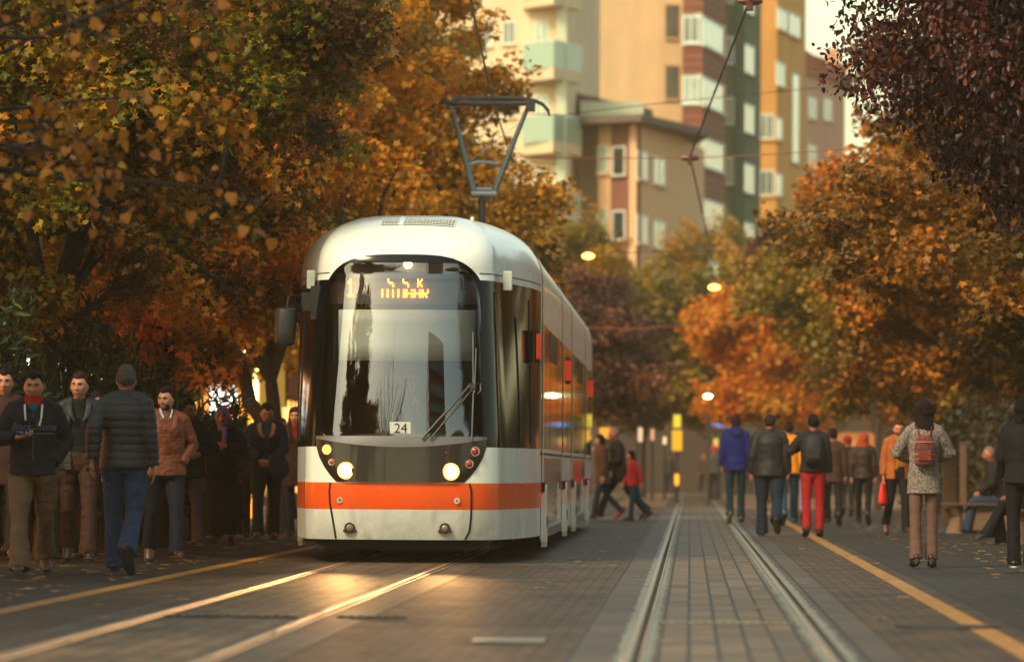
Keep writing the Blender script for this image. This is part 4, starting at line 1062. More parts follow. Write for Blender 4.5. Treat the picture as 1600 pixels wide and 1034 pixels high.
def build_ground():
    road = road_material()
    sheet('ground', -900, 900, -200, 1500, -.03, mat('earth_ground', S((84,74,62)), rough=.9, var=.2, vscale=.3))
    sheet('road', -4.6, 1.95, -10, 300, 0, road)
    pv = slab_material('pavement_stones', .40, .20, (62,54,44), (48,43,36), (26,23,19), .5, (.5,.75))
    sheet('pavement_left', -12, -4.6, -10, 300, 0, pv); sheet('pavement_right', 1.95, 14, -10, 300, 0, pv)
    sheet('side_street', -60, 60, 112, 175, .0017, slab_material('lamplit_crossing_slabs', .5, .25, (140,104,72), (122,90,62), (80,60,44), .5, (.4,.65)))  # lighter tan stands in for warm lamp light on the far paving
    inner = slab_material('track_pavers', .155, .26, (124,100,72), (72,58,42), (38,34,22), 0.0, (.42,.62))
    edge = slab_material('track_edge_slabs', .30, .60, (90,76,60), (72,61,49), (36,31,25), 0.0, (.45,.65))
    steel = mat('rail_steel', S((186,152,112)), rough=.33, metal=1, var=.15, vscale=30, bump=.25, bscale=90)  # brownish steel; its golden tint also carries the amber headlight gleam
    groove = mat('rail_groove', S((30,24,20)), rough=.85)
    pale = mat('rail_sealant', S((116,118,100)), rough=.5, var=.5, vscale=9, bump=.2)
    yel = mat('yellow_line_paint', S((160,110,36)), rough=.55, var=.55, vscale=7, bump=.3, bscale=80)
    for k, cx in enumerate((TX, .23)):
        nm = ('left', 'right')[k]
        sheet('track_bed', cx-.85, cx+.85, 5, 290, .003, edge, label='%s track bed of concrete slabs' % nm)
        sheet('track_paving', cx-.44, cx+.44, 5, 290, .006, inner, label='paver strip between the rails of the %s track' % nm)
        for s in (-1, 1):
            x = cx+s*.515
            if k: ragged('rail_sealant', (x-.085, x+.095), 12, 280, .0075, pale if k else mat('rail_sealant_dull', S((112,100,82)), rough=.35, var=.3, vscale=7, bump=.3), .034, 5+k*3+s, 'pale sealant strip along the %s rail of the %s track' % (('left','right')[s > 0], nm))
            g = MB(); 
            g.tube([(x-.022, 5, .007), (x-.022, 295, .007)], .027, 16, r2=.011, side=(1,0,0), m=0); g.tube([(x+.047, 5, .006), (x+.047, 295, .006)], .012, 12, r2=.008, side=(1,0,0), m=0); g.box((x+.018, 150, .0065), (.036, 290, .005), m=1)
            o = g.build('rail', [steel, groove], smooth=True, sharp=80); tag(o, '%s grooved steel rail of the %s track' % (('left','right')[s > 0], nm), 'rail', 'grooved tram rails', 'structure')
    ragged('yellow_line', (-4.54, -4.38), 10, 200, .004, yel, .008, 77, 'worn yellow line along the left pavement')
    ragged('yellow_line', (1.68, 1.83), 10, 105, .004, yel, .008, 78, 'worn yellow line along the right pavement')
    # drains across the tracks
    iron = mat('cast_iron', S((48,42,38)), rough=.5, metal=.7)
    def drain(x0, x1, y, label, m_=iron, m2=None):
        g = MB(); n = int((x1-x0)/.06)
        g.box(((x0+x1)/2, y, .012), (x1-x0, .13, .008), m=0)
        for i in range(n): g.box((x0+.03+(x1-x0-.04)*i/n, y, .0175), (.026, .085, .004), m=1)
        o = g.build('drain_grate', [m_, m2 or groove], smooth=False); tag(o, label, 'drain grate', 'drain grates across the road')
    p = G(560,967); q = G(650,967); drain(TX-.42, TX+.42, p[1], 'slotted drain grate between the rails of the left track')
    drain(TX+.66, TX+1.1, p[1]+.1, 'short dark drain grate right of the left track')
    drain(-5.3, -4.75, p[1]+1.0, 'dark drain grate at the left edge beside the yellow line')
    y_ = G(1150,976)[1]; drain(.23-.42, .23+.42, y_, 'slotted drain grate with pale slots across the right track', mat('worn_iron', S((104,92,78)), rough=.5, metal=.3), mat('pale_slot', S((150,150,134)), rough=.6))
    c = G(795,1002); g = MB(); g.box((0,0,.008), (.40,.46,.010)); o = g.build('access_cover', mat('cover_steel', S((116,104,88)), rough=.35, metal=.5, var=.2), smooth=False, bevel=.003, loc=(c[0], c[1], 0)); tag(o, 'small pale rectangular access cover in the paving between the tracks', 'cover')
    c = G(1480,980); g = MB(); g.tube([(0,0,.002),(0,0,.012)], [.32,.32], 32); o = g.build('manhole_cover', mat('cast_iron', S((58,52,46)), rough=.6, metal=.5), smooth=False, loc=(c[0], c[1], 0)); tag(o, 'dark round manhole cover right of the yellow line', 'manhole cover')
    # fallen leaves
    rng = np.random.default_rng(3); n = 4500
    side = rng.uniform(0, 1, n); x = np.where(side < .45, rng.uniform(-9, -4.7, n), np.where(side < .92, rng.uniform(2.2, 8, n)+np.abs(rng.normal(0,.5,n)), rng.uniform(-4.5, 2, n)))
    y = rng.uniform(22, 110, n); pos = np.stack([x, y, np.full(n, .012)], 1)
    T = np.array([(0,0,0),(.35,.1,.15),(.5,.5,.05),(0,1,.2),(-.5,.5,.1),(-.35,.1,.2)]); yaw = rng.uniform(0, 2*pi, n); sz = rng.uniform(.05,.11, n)
    V = np.empty((n,6,3)); cx, sx = np.cos(yaw), np.sin(yaw)
    V[:,:,0] = (T[:,0][None]*cx[:,None]-T[:,1][None]*sx[:,None])*sz[:,None]; V[:,:,1] = (T[:,0][None]*sx[:,None]+T[:,1][None]*cx[:,None])*sz[:,None]; V[:,:,2] = T[:,2][None]*sz[:,None]*.5
    V += pos[:,None,:]
    me = fast_mesh('fallen_leaves', V.reshape(-1,3), np.arange(n*6).reshape(n,6), rng.uniform(0,1,n))
    o = linkmesh('fallen_leaves', me, leafmat('dry_leaves', [(0,(96,60,32)),(.5,(150,104,52)),(1,(176,140,84))], trans=.1), None); tag(o, 'dry fallen leaves scattered over the pavements', 'leaves', None, 'stuff')
# ------------------------------------------------------------------ buildings
def plane_hit(px, py, p0, p1):
    d = ray(px, py); n = np.array([p1[1]-p0[1], -(p1[0]-p0[0]), 0.0]); t = n.dot(np.array([p0[0], p0[1], 0.0]))/n.dot(d)
    return d*t+np.array([0, 0, EYE])
class Bld:
    def __init__(s, name, label, ref, cat='building'):
        s.root = empty(name, ref, label, cat); s.o = np.array(ref, float)
    def wall(s, p0, p1, z0, z1, m, th=.3, name='wall'):
        p0 = np.array(p0[:2]); p1 = np.array(p1[:2]); d = p1-p0; L = np.linalg.norm(d); d /= L; nrm = np.array([d[1], -d[0]])   # toward camera if p0 left of p1
        c = (p0+p1)/2-nrm*th/2-s.o[:2]; g = MB(); g.box((c[0], c[1], (z0+z1)/2), (L, th, z1-z0), rz=atan2(d[1], d[0])); return g.build(name, m, s.root, smooth=False)
    def box_on(s, a, b, z0, z1, out0, out1, m, name, mats=None, parent=None):
        a = np.array(a[:2]); b = np.array(b[:2]); d = b-a; L = np.linalg.norm(d); d /= L; nrm = np.array([d[1], -d[0]])
        c = (a+b)/2+nrm*(out0+out1)/2-s.o[:2]; g = MB(); g.box((c[0], c[1], (z0+z1)/2), (L, out1-out0, z1-z0), rz=atan2(d[1], d[0])); return g.build(name, m, parent or s.root, smooth=False)
    def window(s, p0, p1, rect, mats, bars=1, out=.05):
        """rect: left px, right px, top py, bottom py (both measured at the left side)"""
        xl, xr, yt, yb = rect; a = plane_hit(xl, yt, p0, p1); b = plane_hit(xr, yt, p0, p1); zb = plane_hit(xl, yb, p0, p1)[2]; z1 = a[2]
        a2, b2 = a[:2], b[:2]; d = b2-a2; L = np.linalg.norm(d); d /= L; nrm = np.array([d[1], -d[0]]); rz = atan2(d[1], d[0]); g = MB(); fw = min(.09, L*.1)
        def bx(u0, u1, w0, w1, o0, o1, gg):
            c = a2+d*(u0+u1)/2+nrm*(o0+o1)/2-s.o[:2]; gg.box((c[0], c[1], (w0+w1)/2), (u1-u0, o1-o0, w1-w0), rz=rz)
        bx(0, fw, zb, z1, .01, out, g); bx(L-fw, L, zb, z1, .01, out, g); bx(fw, L-fw, z1-fw, z1, .01, out, g); bx(fw, L-fw, zb, zb+fw, .01, out, g)
        for i in range(bars): u = L*(i+1)/(bars+1); bx(u-fw*.4, u+fw*.4, zb+fw, z1-fw, .01, out*.9, g)
        fr = g.build('window', mats[0], s.root, smooth=False)
        g = MB(); bx(fw*.5, L-fw*.5, zb+fw*.5, z1-fw*.5, .0, .025, g); g.build('pane', mats[1], fr, smooth=False)
        g = MB(); bx(-.06, L+.06, zb-.07, zb, .0, out+.10, g); g.build('sill', mats[2], fr, smooth=False)
def facade(name, col, streak=.22):
    m, nt, b, out = newmat(name); c1 = coords(nt, (1.2,1.2,.07)); c2 = coords(nt, .35); c3 = coords(nt, 3.0)
    col = S(col); n1 = N(nt, 'ShaderNodeTexNoise', Scale=1.0, Detail=5.0, Roughness=.65); nt.links.new(c1, n1.inputs['Vector'])
    n2 = N(nt, 'ShaderNodeTexNoise', Scale=1.0, Detail=6.0, Roughness=.7); nt.links.new(c2, n2.inputs['Vector'])
    ad = N(nt, 'ShaderNodeMath', operation='ADD'); nt.links.new(n1.outputs[0], ad.inputs[0]); nt.links.new(n2.outputs[0], ad.inputs[1])
    r = N(nt, 'ShaderNodeMapRange'); r.inputs[1].default_value = .7; r.inputs[2].default_value = 1.3; r.inputs[3].default_value = 1-streak; r.inputs[4].default_value = 1+streak*.4; nt.links.new(ad.outputs[0], r.inputs[0])
    mx = N(nt, 'ShaderNodeMix', data_type='RGBA', blend_type='MULTIPLY'); mx.inputs[0].default_value = 1; mx.inputs[6].default_value = col; nt.links.new(r.outputs[0], mx.inputs[7]); nt.links.new(mx.outputs[2], b.inputs['Base Color'])
    b.inputs['Roughness'].default_value = .88; return m
def build_buildings():
    cream = facade('cream_render', (222,198,160)); ochre = facade('ochre_render', (216,156,78))
    beige = facade('beige_render', (212,174,130)); green = facade('green_render', (78,94,68))
    brick = slab_material('brown_cladding', 8.0, .32, (134,74,54), (122,66,48), (84,44,36), 0.0, (.7,.85)); brick = None
    brown = mat('brown_cladding', S((134,74,54)), rough=.8, var=.08); brown2 = mat('brown_cladding_line', S((92,50,40)), rough=.8)
    white = mat('window_white', S((214,220,206)), rough=.5, bump=0); wood = mat('window_brown', S((112,64,46)), rough=.6)
    teal = mat('balcony_glass', S((156,180,158)), rough=.15, var=.05, bump=0, spec=.8); pane = mat('window_glass', S((78,92,88)), rough=.06, var=.5, vscale=.7, bump=0, spec=1.0, coat=1)
    panel = mat('pale_curtained_glass', S((150,168,152)), rough=.12, var=.3, vscale=1.2, bump=0, spec=.9, coat=1); dpane = mat('dark_glass', S((42,44,42)), rough=.06, var=.2, bump=0, spec=1, coat=1)
    purple = mat('maroon_render', S((124,76,62)), rough=.85); peach = mat('peach_render', S((214,168,124)), rough=.85, var=.05); roofm = mat('roof_grey', S((96,80,70)), rough=.8); redt = mat('red_roof_tiles', S((160,84,52)), rough=.85, var=.15, vscale=2)
    # A: cream block with glass balconies
    Y = 184; a = W(640,733,Y+3); b = W(884,733,Y); A = Bld('apartment_block', 'cream apartment block with pale green glass balconies, left of the beige tower', (a[0], a[1], 0))
    A.wall(a, b, 0, 26, cream); A.wall(b, (b[0]+1.0, b[1]+14), 0, 26, cream)
    for py in (-45, 70, 184, 298, 412):
        c0 = W(800, py+4, Y-.0); zt = W(861, py+0, Y)[2]; zb = zt-1.05
        l = W(812,733,Y); c = W(861,733,Y-1.5); r = W(906,733,Y+1.0)
        fl = MB(); o = A.o
        fl.add([(l[0]-o[0], l[1]-o[1]+.3, zb-.45), (c[0]-o[0], c[1]-o[1], zb-.45), (r[0]-o[0], r[1]-o[1], zb-.45), (l[0]-o[0], l[1]-o[1]+3.5, zb-.45),
                (l[0]-o[0], l[1]-o[1]+.3, zb), (c[0]-o[0], c[1]-o[1], zb), (r[0]-o[0], r[1]-o[1], zb), (l[0]-o[0], l[1]-o[1]+3.5, zb)], [(0,1,2,3),(7,6,5,4),(0,4,5,1),(1,5,6,2),(2,6,7,3),(3,7,4,0)])
        bo = fl.build('balcony', cream, A.root, smooth=False)
        A.box_on(l, c, zb, zt, -.06, .0, teal, 'balcony_glass', parent=bo); A.box_on(c, r, zb, zt, -.06, .0, teal, 'balcony_glass', parent=bo)
        A.box_on(l, c, zt, zt+.06, -.08, .02, white, 'handrail', parent=bo); A.box_on(c, r, zt, zt+.06, -.08, .02, white, 'handrail', parent=bo)
        A.window(a, b, (836,858,py-36,py+12), (white, panel, cream)); A.window(a, b, (786,806,py-36,py+0), (white, pane, cream)); A.window(a, b, (740,770,py-36,py+4), (white, pane, cream))
    p = W(866,733,Y-.2); q = W(882,733,Y-.2); A.box_on(p, q, 0, 26, 0, .3, mat('pale_green_column', S((190,196,166)), rough=.8), 'corner_column')
    # B: beige tower with striped bay windows
    Y = 215; a = W(876,733,Y); b = W(1063,733,Y+1); B = Bld('apartment_tower', 'tall beige apartment tower with a stack of white bay windows and striped brown bands', (a[0], a[1], 0))
    B.wall(a, b, 0, 34, beige); m0 = W(1064,733,Y-1.6); m1 = W(1095,733,Y-1.6); m2 = W(1131,733,Y+4.5)
    B.wall(b, m2, 0, 34, beige)
    for py in (8, 103, 198, 293): B.window(a, b, (1040,1061,py,py+52), (wood, pane, beige))
    for i, py in enumerate((-74, 21, 115, 210, 306, 400)):
        zt = W(1064,py,Y-1.6)[2]; zm = W(1064,py+51,Y-1.6)[2]; zb = W(1064,py+95,Y-1.6)[2]
        for (u, v) in ((m0, m1), (m1, m2)):
            band = B.box_on(u, v, zb, zm, -.5, 0, brown, 'striped_band')
            for q in range(3): z = zb+(zm-zb)*(q+.6)/3.4; B.box_on(u, v, z, z+.10, 0, .02, brown2, 'stripe', parent=band)
            B.box_on(u, v, zm, zt, -.5, -.10, white, 'bay_wall')
        B.window(m0, m1, (1066,1093,py+4,py+47), (white, pane if i % 2 else panel, white), 1)
        B.window(m1, m2, (1096,1129,py+3,py+49), (white, panel, white), 3)
    # C: green block
    Y = 222; a = W(1128,733,Y); b = W(1150,733,Y+.5); c = W(1186,733,Y+6); C = Bld('apartment_block', 'narrow dark green apartment block between the striped bays and the ochre block', (a[0], a[1], 0))
    C.wall(a, b, 0, 34, green); C.wall(b, c, 0, 34, green); C.box_on((b[0]-.25, b[1]), (b[0]+.25, b[1]+.2), 0, 34, 0, .25, mat('dark_green_pipe', S((58,74,58)), rough=.8), 'corner_pier')
    for py in (-38, 57, 151, 245, 338, 432):
        C.window(a, b, (1130,1146,py,py+44), (white, dpane, green), 0); C.window(b, c, (1154,1178,py+6,py+54), (white, panel, green), 2)
    # D: ochre block
    Y = 236; a = W(1183,733,Y); b = W(1211,733,Y); c = W(1256,733,Y+7); D = Bld('apartment_block', 'ochre yellow apartment block with white windows beneath the open sky', (a[0], a[1], 0))
    D.wall(a, b, 0, 34, facade('ochre_render_shaded', (200,140,68))); D.wall(b, c, 0, 34, ochre); D.wall(c, (c[0]+.2, c[1]+14), 0, 34, ochre)  # front wall is darker ochre, its shade put into the colour
    for r in ((1213,1230,10,45),(1232,1250,18,55),(1212,1226,95,134)): D.window(b, c, r, (white, panel, ochre), 1)
    for py in (178, 266, 354, 442): D.window(a, b, (1187,1209,py,py+40), (white, pane, ochre), 1); D.window(b, c, (1212,1222,py+4,py+40), (white, panel, ochre), 0)
    D.window(b, c, (1237,1249,112,255), (mat('teal_strip', S((150,160,130)), rough=.6), panel, ochre), 0)
    # E: pinkish house with a red tiled roof
    Y = 262; a = W(1250,733,Y); b = W(1318,733,Y+8); E = Bld('house', 'pinkish building with a red tiled roof at the foot of the sky gap', (a[0], a[1], 0), 'house')
    zt = W(1256,112,Y)[2]; E.wall(a, b, 0, zt, facade('pink_render', (206,156,128)));  E.box_on(a, b, zt-.2, zt+1.1, -.3, .12, redt, 'brick_parapet')
    
    g = MB(); o = E.o; zr = W(1256,76,Y)[2]; bb = (b[0]-o[0], b[1]-o[1])
    g.add([(-.5,-.4,zt),(bb[0]+.5,bb[1]-.4,zt),(bb[0]+.5,bb[1]+9,zt+.0),(-.5,9,zt+.0),(.3,4,zr+.3),(bb[0]-.3,bb[1]+4,zr-.2)], [(0,1,5,4),(2,3,4,5),(3,0,4),(1,2,5)]); g.build('roof', redt, E.root, smooth=False)
    g = MB(); g.box((W(1302,733,Y)[0]-o[0], 3.6, zr-.2), (.8,.8,1.0)); g.build('chimney', mat('pink_render', S((196,142,112)), rough=.85), E.root, smooth=False)
    for r in ((1262,1276,150,185),(1262,1276,225,262),(1286,1300,152,188)): E.window(a, b, r, (white, pane, peach))
    # S: small house in front
    Y = 188; a = W(876,733,Y); b = W(934,733,Y); S_ = Bld('house', 'low peach house with a maroon corner bay and sloping eaves before the beige tower', (a[0], a[1], 0), 'house')
    zt = W(884,150,Y)[2]; S_.wall(a, b, 0, zt, beige)
    c0 = W(932,733,Y-2.2); c1 = W(952,733,Y-2.6); c2 = W(992,733,Y-3.4); c3 = W(1062,733,Y+3.5)
    zt2 = W(952,196,Y-2.6)[2]
    S_.wall(c0, c1, 0, zt2, peach); S_.wall(c1, c2, 0, zt2, purple); S_.wall(c2, c3, 0, zt2, peach); S_.wall(c3, (c3[0]+1, c3[1]+8), 0, zt2, peach)
    for py in (236, 336, 436):
        S_.window(c0, c1, (935,950,py-8,py+36), (white, panel, peach), 1); S_.window(c1, c2, (957,978,py-7,py+40), (white, dpane, purple), 0)
        S_.window(c2, c3, (994,1012,py-2,py+44), (white, panel, peach), 1); S_.window(c2, c3, (1020,1039,py+7,py+52), (white, panel, peach), 1)
    o = S_.o; g = MB(); up = W(933,187,Y-2.2)[2]
    P = [(c0[0]-1.0, c0[1]-.9), (c2[0]+.2, c2[1]-1.2), (c3[0]+1.2, c3[1]+.2), (c3[0]+.5, c3[1]+7), (c0[0]-.8, c0[1]+9)]
    v = [(x-o[0], y-o[1], zt2+.02) for x, y in P]+[(x-o[0], y-o[1], zt2+.32) for x, y in P]
    g.add(v, [(4,3,2,1,0),(5,6,7,8,9),(0,1,6,5),(1,2,7,6),(2,3,8,7),(3,4,9,8),(4,0,5,9)]); g.build('roof', roofm, S_.root, smooth=False)
    g = MB(); g.add([(-.6,-.6,zt),(b[0]-a[0]+2.2,-.6,zt-.9),(b[0]-a[0]+2.2,7,zt-.9),(-.6,7,zt),(-.6,-.6,zt+.3),(b[0]-a[0]+2.2,-.6,zt-.6),(b[0]-a[0]+2.2,7,zt-.6),(-.6,7,zt+.3)], [(3,2,1,0),(4,5,6,7),(0,1,5,4),(1,2,6,5),(2,3,7,6),(3,0,4,7)]); g.build('roof', roofm, S_.root, smooth=False)
    g = MB(); g.box((c1[0]-o[0], c1[1]-o[1]+3, zt2+.7), (2.6,3,.8)); g.build('rooftop_box', mat('pale_green_column', S((190,196,166)), rough=.8), S_.root, smooth=False)
    # shops along the left, lit
    lit = emis('shop_light_white', S((235,240,220)), 3.2); lity = emis('shop_light_yellow', S((255,180,80)), 2.0); lito = emis('shop_light_orange', S((255,140,56)), 1.9); litr = emis('shop_light_red', S((255,60,30)), .9)
    tube = emis('neon_tube', S((255,240,150)), 6)
    X = -10.4
    R = Bld('shop_row', 'row of lit shops behind the trees on the left pavement', (X, 80, 0), 'building')
    g = MB(); g.box((-3, 10, 4.2), (6, 100, 8.4)); g.build('wall', mat('shop_render', S((150,104,66)), rough=.85, var=.1), R.root, smooth=False)
    g = MB(); g.box((.55, 10, 3.55), (1.1, 98, .18)); g.build('canopy', mat('canopy_grey', S((90,80,70)), rough=.8), R.root, smooth=False)
    rng = random.Random(4)
    ys = np.arange(-37, 57, 5.0)
    cols = [lito, lity, lito, lity, litr, lito, lit, lity, lito, lit, lity, lito, lity, lit, lity, lity, lit, lity, lito, lity, lit, lity]
    for i, y in enumerate(ys):
        g = MB(); g.box((.03, y, 1.45), (.06, 3.9, 2.4)); w = g.build('shop_window', cols[i], R.root, smooth=False)
        g = MB()
        for q in (-1.98, -.66, .66, 1.98): g.box((.08, y+q, 1.45), (.08, .08, 2.5))
        g.box((.08, y, 2.7), (.08, 4.0, .10)); g.box((.08, y, .22), (.08,4.0,.12)); g.build('shop_frame', mat('shop_frame', S((50,38,30)), rough=.5), w, smooth=False)
        g = MB(); g.box((.08, y, 3.1), (.12, 4.2, .55)); g.build('shop_fascia', [mat('fascia_red', S((150,40,24)), rough=.4), mat('fascia_amber', S((190,120,40)), rough=.4), mat('fascia_dark', S((60,50,44)), rough=.4)][i % 3], R.root, smooth=False)
        for zz in (5.6,):
            for dy in (-1.1, 1.1):
                g = MB(); g.box((.03, y+dy, zz), (.06, 1.3, 1.5)); w2 = g.build('window', mat('window_glass', S((78,92,88)), rough=.06, var=.5, vscale=.7, bump=0, spec=1.0, coat=1), R.root, smooth=False)
    # shop kiosk pillars seen left of the forked tree
    def pillar(name, label, px0, px1, py0, py1, Y, m, cat, depth=.5):
        a = W(px0, py1, Y); b = W(px1, py0, Y); z0 = max(a[2], 0); c = ((a[0]+b[0])/2, Y, 0)
        g = MB(); g.box((0, 0, (z0+b[2])/2), (b[0]-a[0], depth, b[2]-z0)); 
        o = g.build(name, m, None, bevel=.01, loc=c); tag(o, label, cat); return o
    Yp = 84
    k = empty('lit_shop_corner', W(392,733,Yp)[:2]+(0,), 'bright yellow lit shop corner with a white neon edge left of the forked tree', 'shop front')
    x0 = W(370,733,Yp)[0]; x1 = W(400,733,Yp)[0]; xc = k.location.x
    g = MB(); g.box(((x0+x1)/2-xc, .3, 1.75), (x1-x0, .6, 3.5)); g.build('panel', emis('yellow_panel', S((255,160,34)), 1.3), k, smooth=False)
    g = MB(); g.box((W(399,733,Yp)[0]-xc, -.05, 1.75), (.07, .07, 3.3)); g.build('neon_tube', tube, k)
    g = MB(); g.box(((x0+x1)/2-xc-.02, -.02, 1.1), ((x1-x0)*.7, .04, .8)); g.build('poster', litr, k, smooth=False)
    k2 = empty('shop_display', W(350,733,Yp+1)[:2]+(0,), 'white lit shop display with a red sign left of the yellow shop corner', 'shop front'); xc = k2.location.x
    g = MB(); g.box((0,.2,2.6), (.55,.4,1.7)); g.build('panel', lit, k2, smooth=False); g = MB(); g.box((.05,-.02,1.9), (.22,.04,.35)); g.build('sign', litr, k2, smooth=False)
    k3 = empty('shop_display', W(462,733,Yp+4)[:2]+(0,), 'yellowish lit display behind the long haired woman at the tram side', 'shop front')
    g = MB(); g.box((0,.2,1.35), (.75,.4,1.5)); g.build('panel', emis('cream_panel', S((255,200,110)), 1.3), k3, smooth=False); g = MB(); g.box((-.5,.2,2.6), (.5,.4,1.6)); g.build('panel', emis('olive_panel', S((190,150,40)), .35), k3, smooth=False)
    # lamps
    def glow(px_, py_, Y, r, m, label, name='street_lamp', pole=True, arm=0, cat='street lamp'):
        c = W(px_, py_, Y); rt = empty(name, (c[0]+arm, c[1], 0), label, cat); h = c[2]
        g = MB(); g.ell((-arm, 0, h), (r*1.25, r, r*.62), 20, 12); g.build('lamp_glass', m, rt)
        g = MB(); g.ell((-arm, 0, h+r*.95), (r*.9, r*.9, r*.35), 20, 10); g.build('lamp_housing', mat('lamp_metal', S((90,84,76)), rough=.5, metal=.5), rt)
        if pole:
            g = MB(); g.tube([(0,0,0),(0,0,.3),(0,0,h*.6),(0,0,h-.4)], [.07,.05,.04,.035], 10); g.build('pole', mat('pole_paint', S((60,50,42)), rough=.6), rt)
            if arm:
                g = MB(); g.tube([(0,0,h-.45),(-arm*.4,0,h-.12),(-arm,0,h+.06)], [.045,.035,.03], 8); g.build('arm', mat('pole_paint', S((104,92,78)), rough=.6), rt)
        return rt, h
    lamp = emis('lamp_amber', S((255,170,64)), 8)
    glow(919,400,95,.10,lamp,'lit amber street lamp above the tail of the tram', pole=False)
    glow(1116,449,108,.11,lamp,'lit amber street lamp hanging over the far end of the street', pole=False)
    glow(1106,619,120,.09,emis('lamp_green_white', S((200,255,190)), 8),'small greenish white lamp low over the far pavement')
    glow(149,470,70,.10,emis('lamp_white', S((235,240,255)), 8),'white lamp shining through the maple leaves at the left', pole=False)
    glow(385,543,78,.11,emis('lamp_white2', S((225,255,225)), 10),'white lamp in front of the yellow shop corner')
    glow(1217,451,100,.028,emis('lamp_blue', S((150,190,255)), 10),'tiny bluish lamp in front of the dark purple plum tree', pole=False)
    # far signs at street end
    def sign(px0, px1, py0, py1, Y, col, st, label, name='lit_sign'):
        a = W(px0, py1, Y); b = W(px1, py0, Y); rt = empty(name, ((a[0]+b[0])/2, Y, 0), label, 'sign'); w = b[0]-a[0]; z0 = max(a[2], .05)
        g = MB(); g.box((0,0,(z0+b[2])/2), (w, .18, b[2]-z0)); g.build('face', emis('sign_'+label[:9], S(col), st), rt, bevel=.03)
        g = MB(); g.tube([(0,.15,0),(0,.15,b[2])], .05, 8); g.box((0,.12,b[2]+.03), (w*1.05,.08,.06)); g.build('post', mat('lamp_metal', S((60,52,46)), rough=.5), rt)
    sign(1050,1066,672,704,128,(246,180,40),.6,'tall yellow lit sign at the centre of the far pavement')
    sign(1052,1064,648,668,128.4,(226,200,50),.7,'round topped yellow green sign above the tall yellow one')
    sign(1054,1061,740,758,127.5,(255,180,50),.9,'small yellow lit sign standing at ground level under the tall one')
    sign(997,1004,668,690,135,(255,204,160),.6,'narrow pale pink lit sign left of the far crowd'); sign(1017,1022,670,688,135.5,(255,190,140),.5,'second narrow pink lit sign nearer the yellow one')
    sign(937,962,668,684,140,(255,170,50),.7,'wide amber lit sign behind the crossing woman'); sign(1036,1041,682,694,140,(255,220,160),.8,'tiny white lit sign behind the far crowd')
    sign(1112,1140,662,668,140,(80,150,220),.8,'small blue lit sign above the man with the red hat')
    sign(1115,1122,685,700,141,(240,200,90),.6,'small cream lit sign above the red hat')
    # low far building closing the street
    Fb = Bld('shop_building', 'low brown building with lit windows closing the end of the street', (0, 182, 0)); g = MB(); g.box((0,3,3.0), (40,6,6)); g.build('wall', mat('far_render', S((62,46,36)), rough=.85, var=.2, vscale=.8), Fb.root, smooth=False)
    rng = random.Random(9); wd = emis('warm_dim', S((255,150,60)), .22); wd2 = mat('dark_shutter', S((60,44,34)), rough=.6)
    for i in range(-8, 9):
        if abs(i) < 2: continue
        g = MB(); g.box((i*2.2, -.03, 1.5), (1.6,.06,1.9)); g.build('shop_window', rng.choice([wd, wd2, wd2, wd2]), Fb.root, smooth=False)
    # reflected buildings behind the camera
    for (x, y, w, h, c, lb) in ((13,-30,14,36,brown,'brown and cream apartment tower behind the viewpoint on the right'),):
        q = Bld('apartment_building', lb, (x, y, 0)); g = MB(); g.box((0,0,h/2), (w,20,h)); g.build('wall', c, q.root, smooth=False)
        for zz in np.arange(4, h-2, 3.2):
            g = MB()
            g.box((0, 10.03, zz), (w*.9,.06,1.5)); g.build('window_band', pane, q.root, smooth=False)
            g = MB(); g.box((0, 10.6, zz-1.2), (w*.9,1.2,.25)); g.build('balcony', brown, q.root, smooth=False)
            g = MB(); g.box((-w/2-.03 if x > 0 else w/2+.03, 0, zz), (.06,17,1.5)); g.build('window_band', pane, q.root, smooth=False)
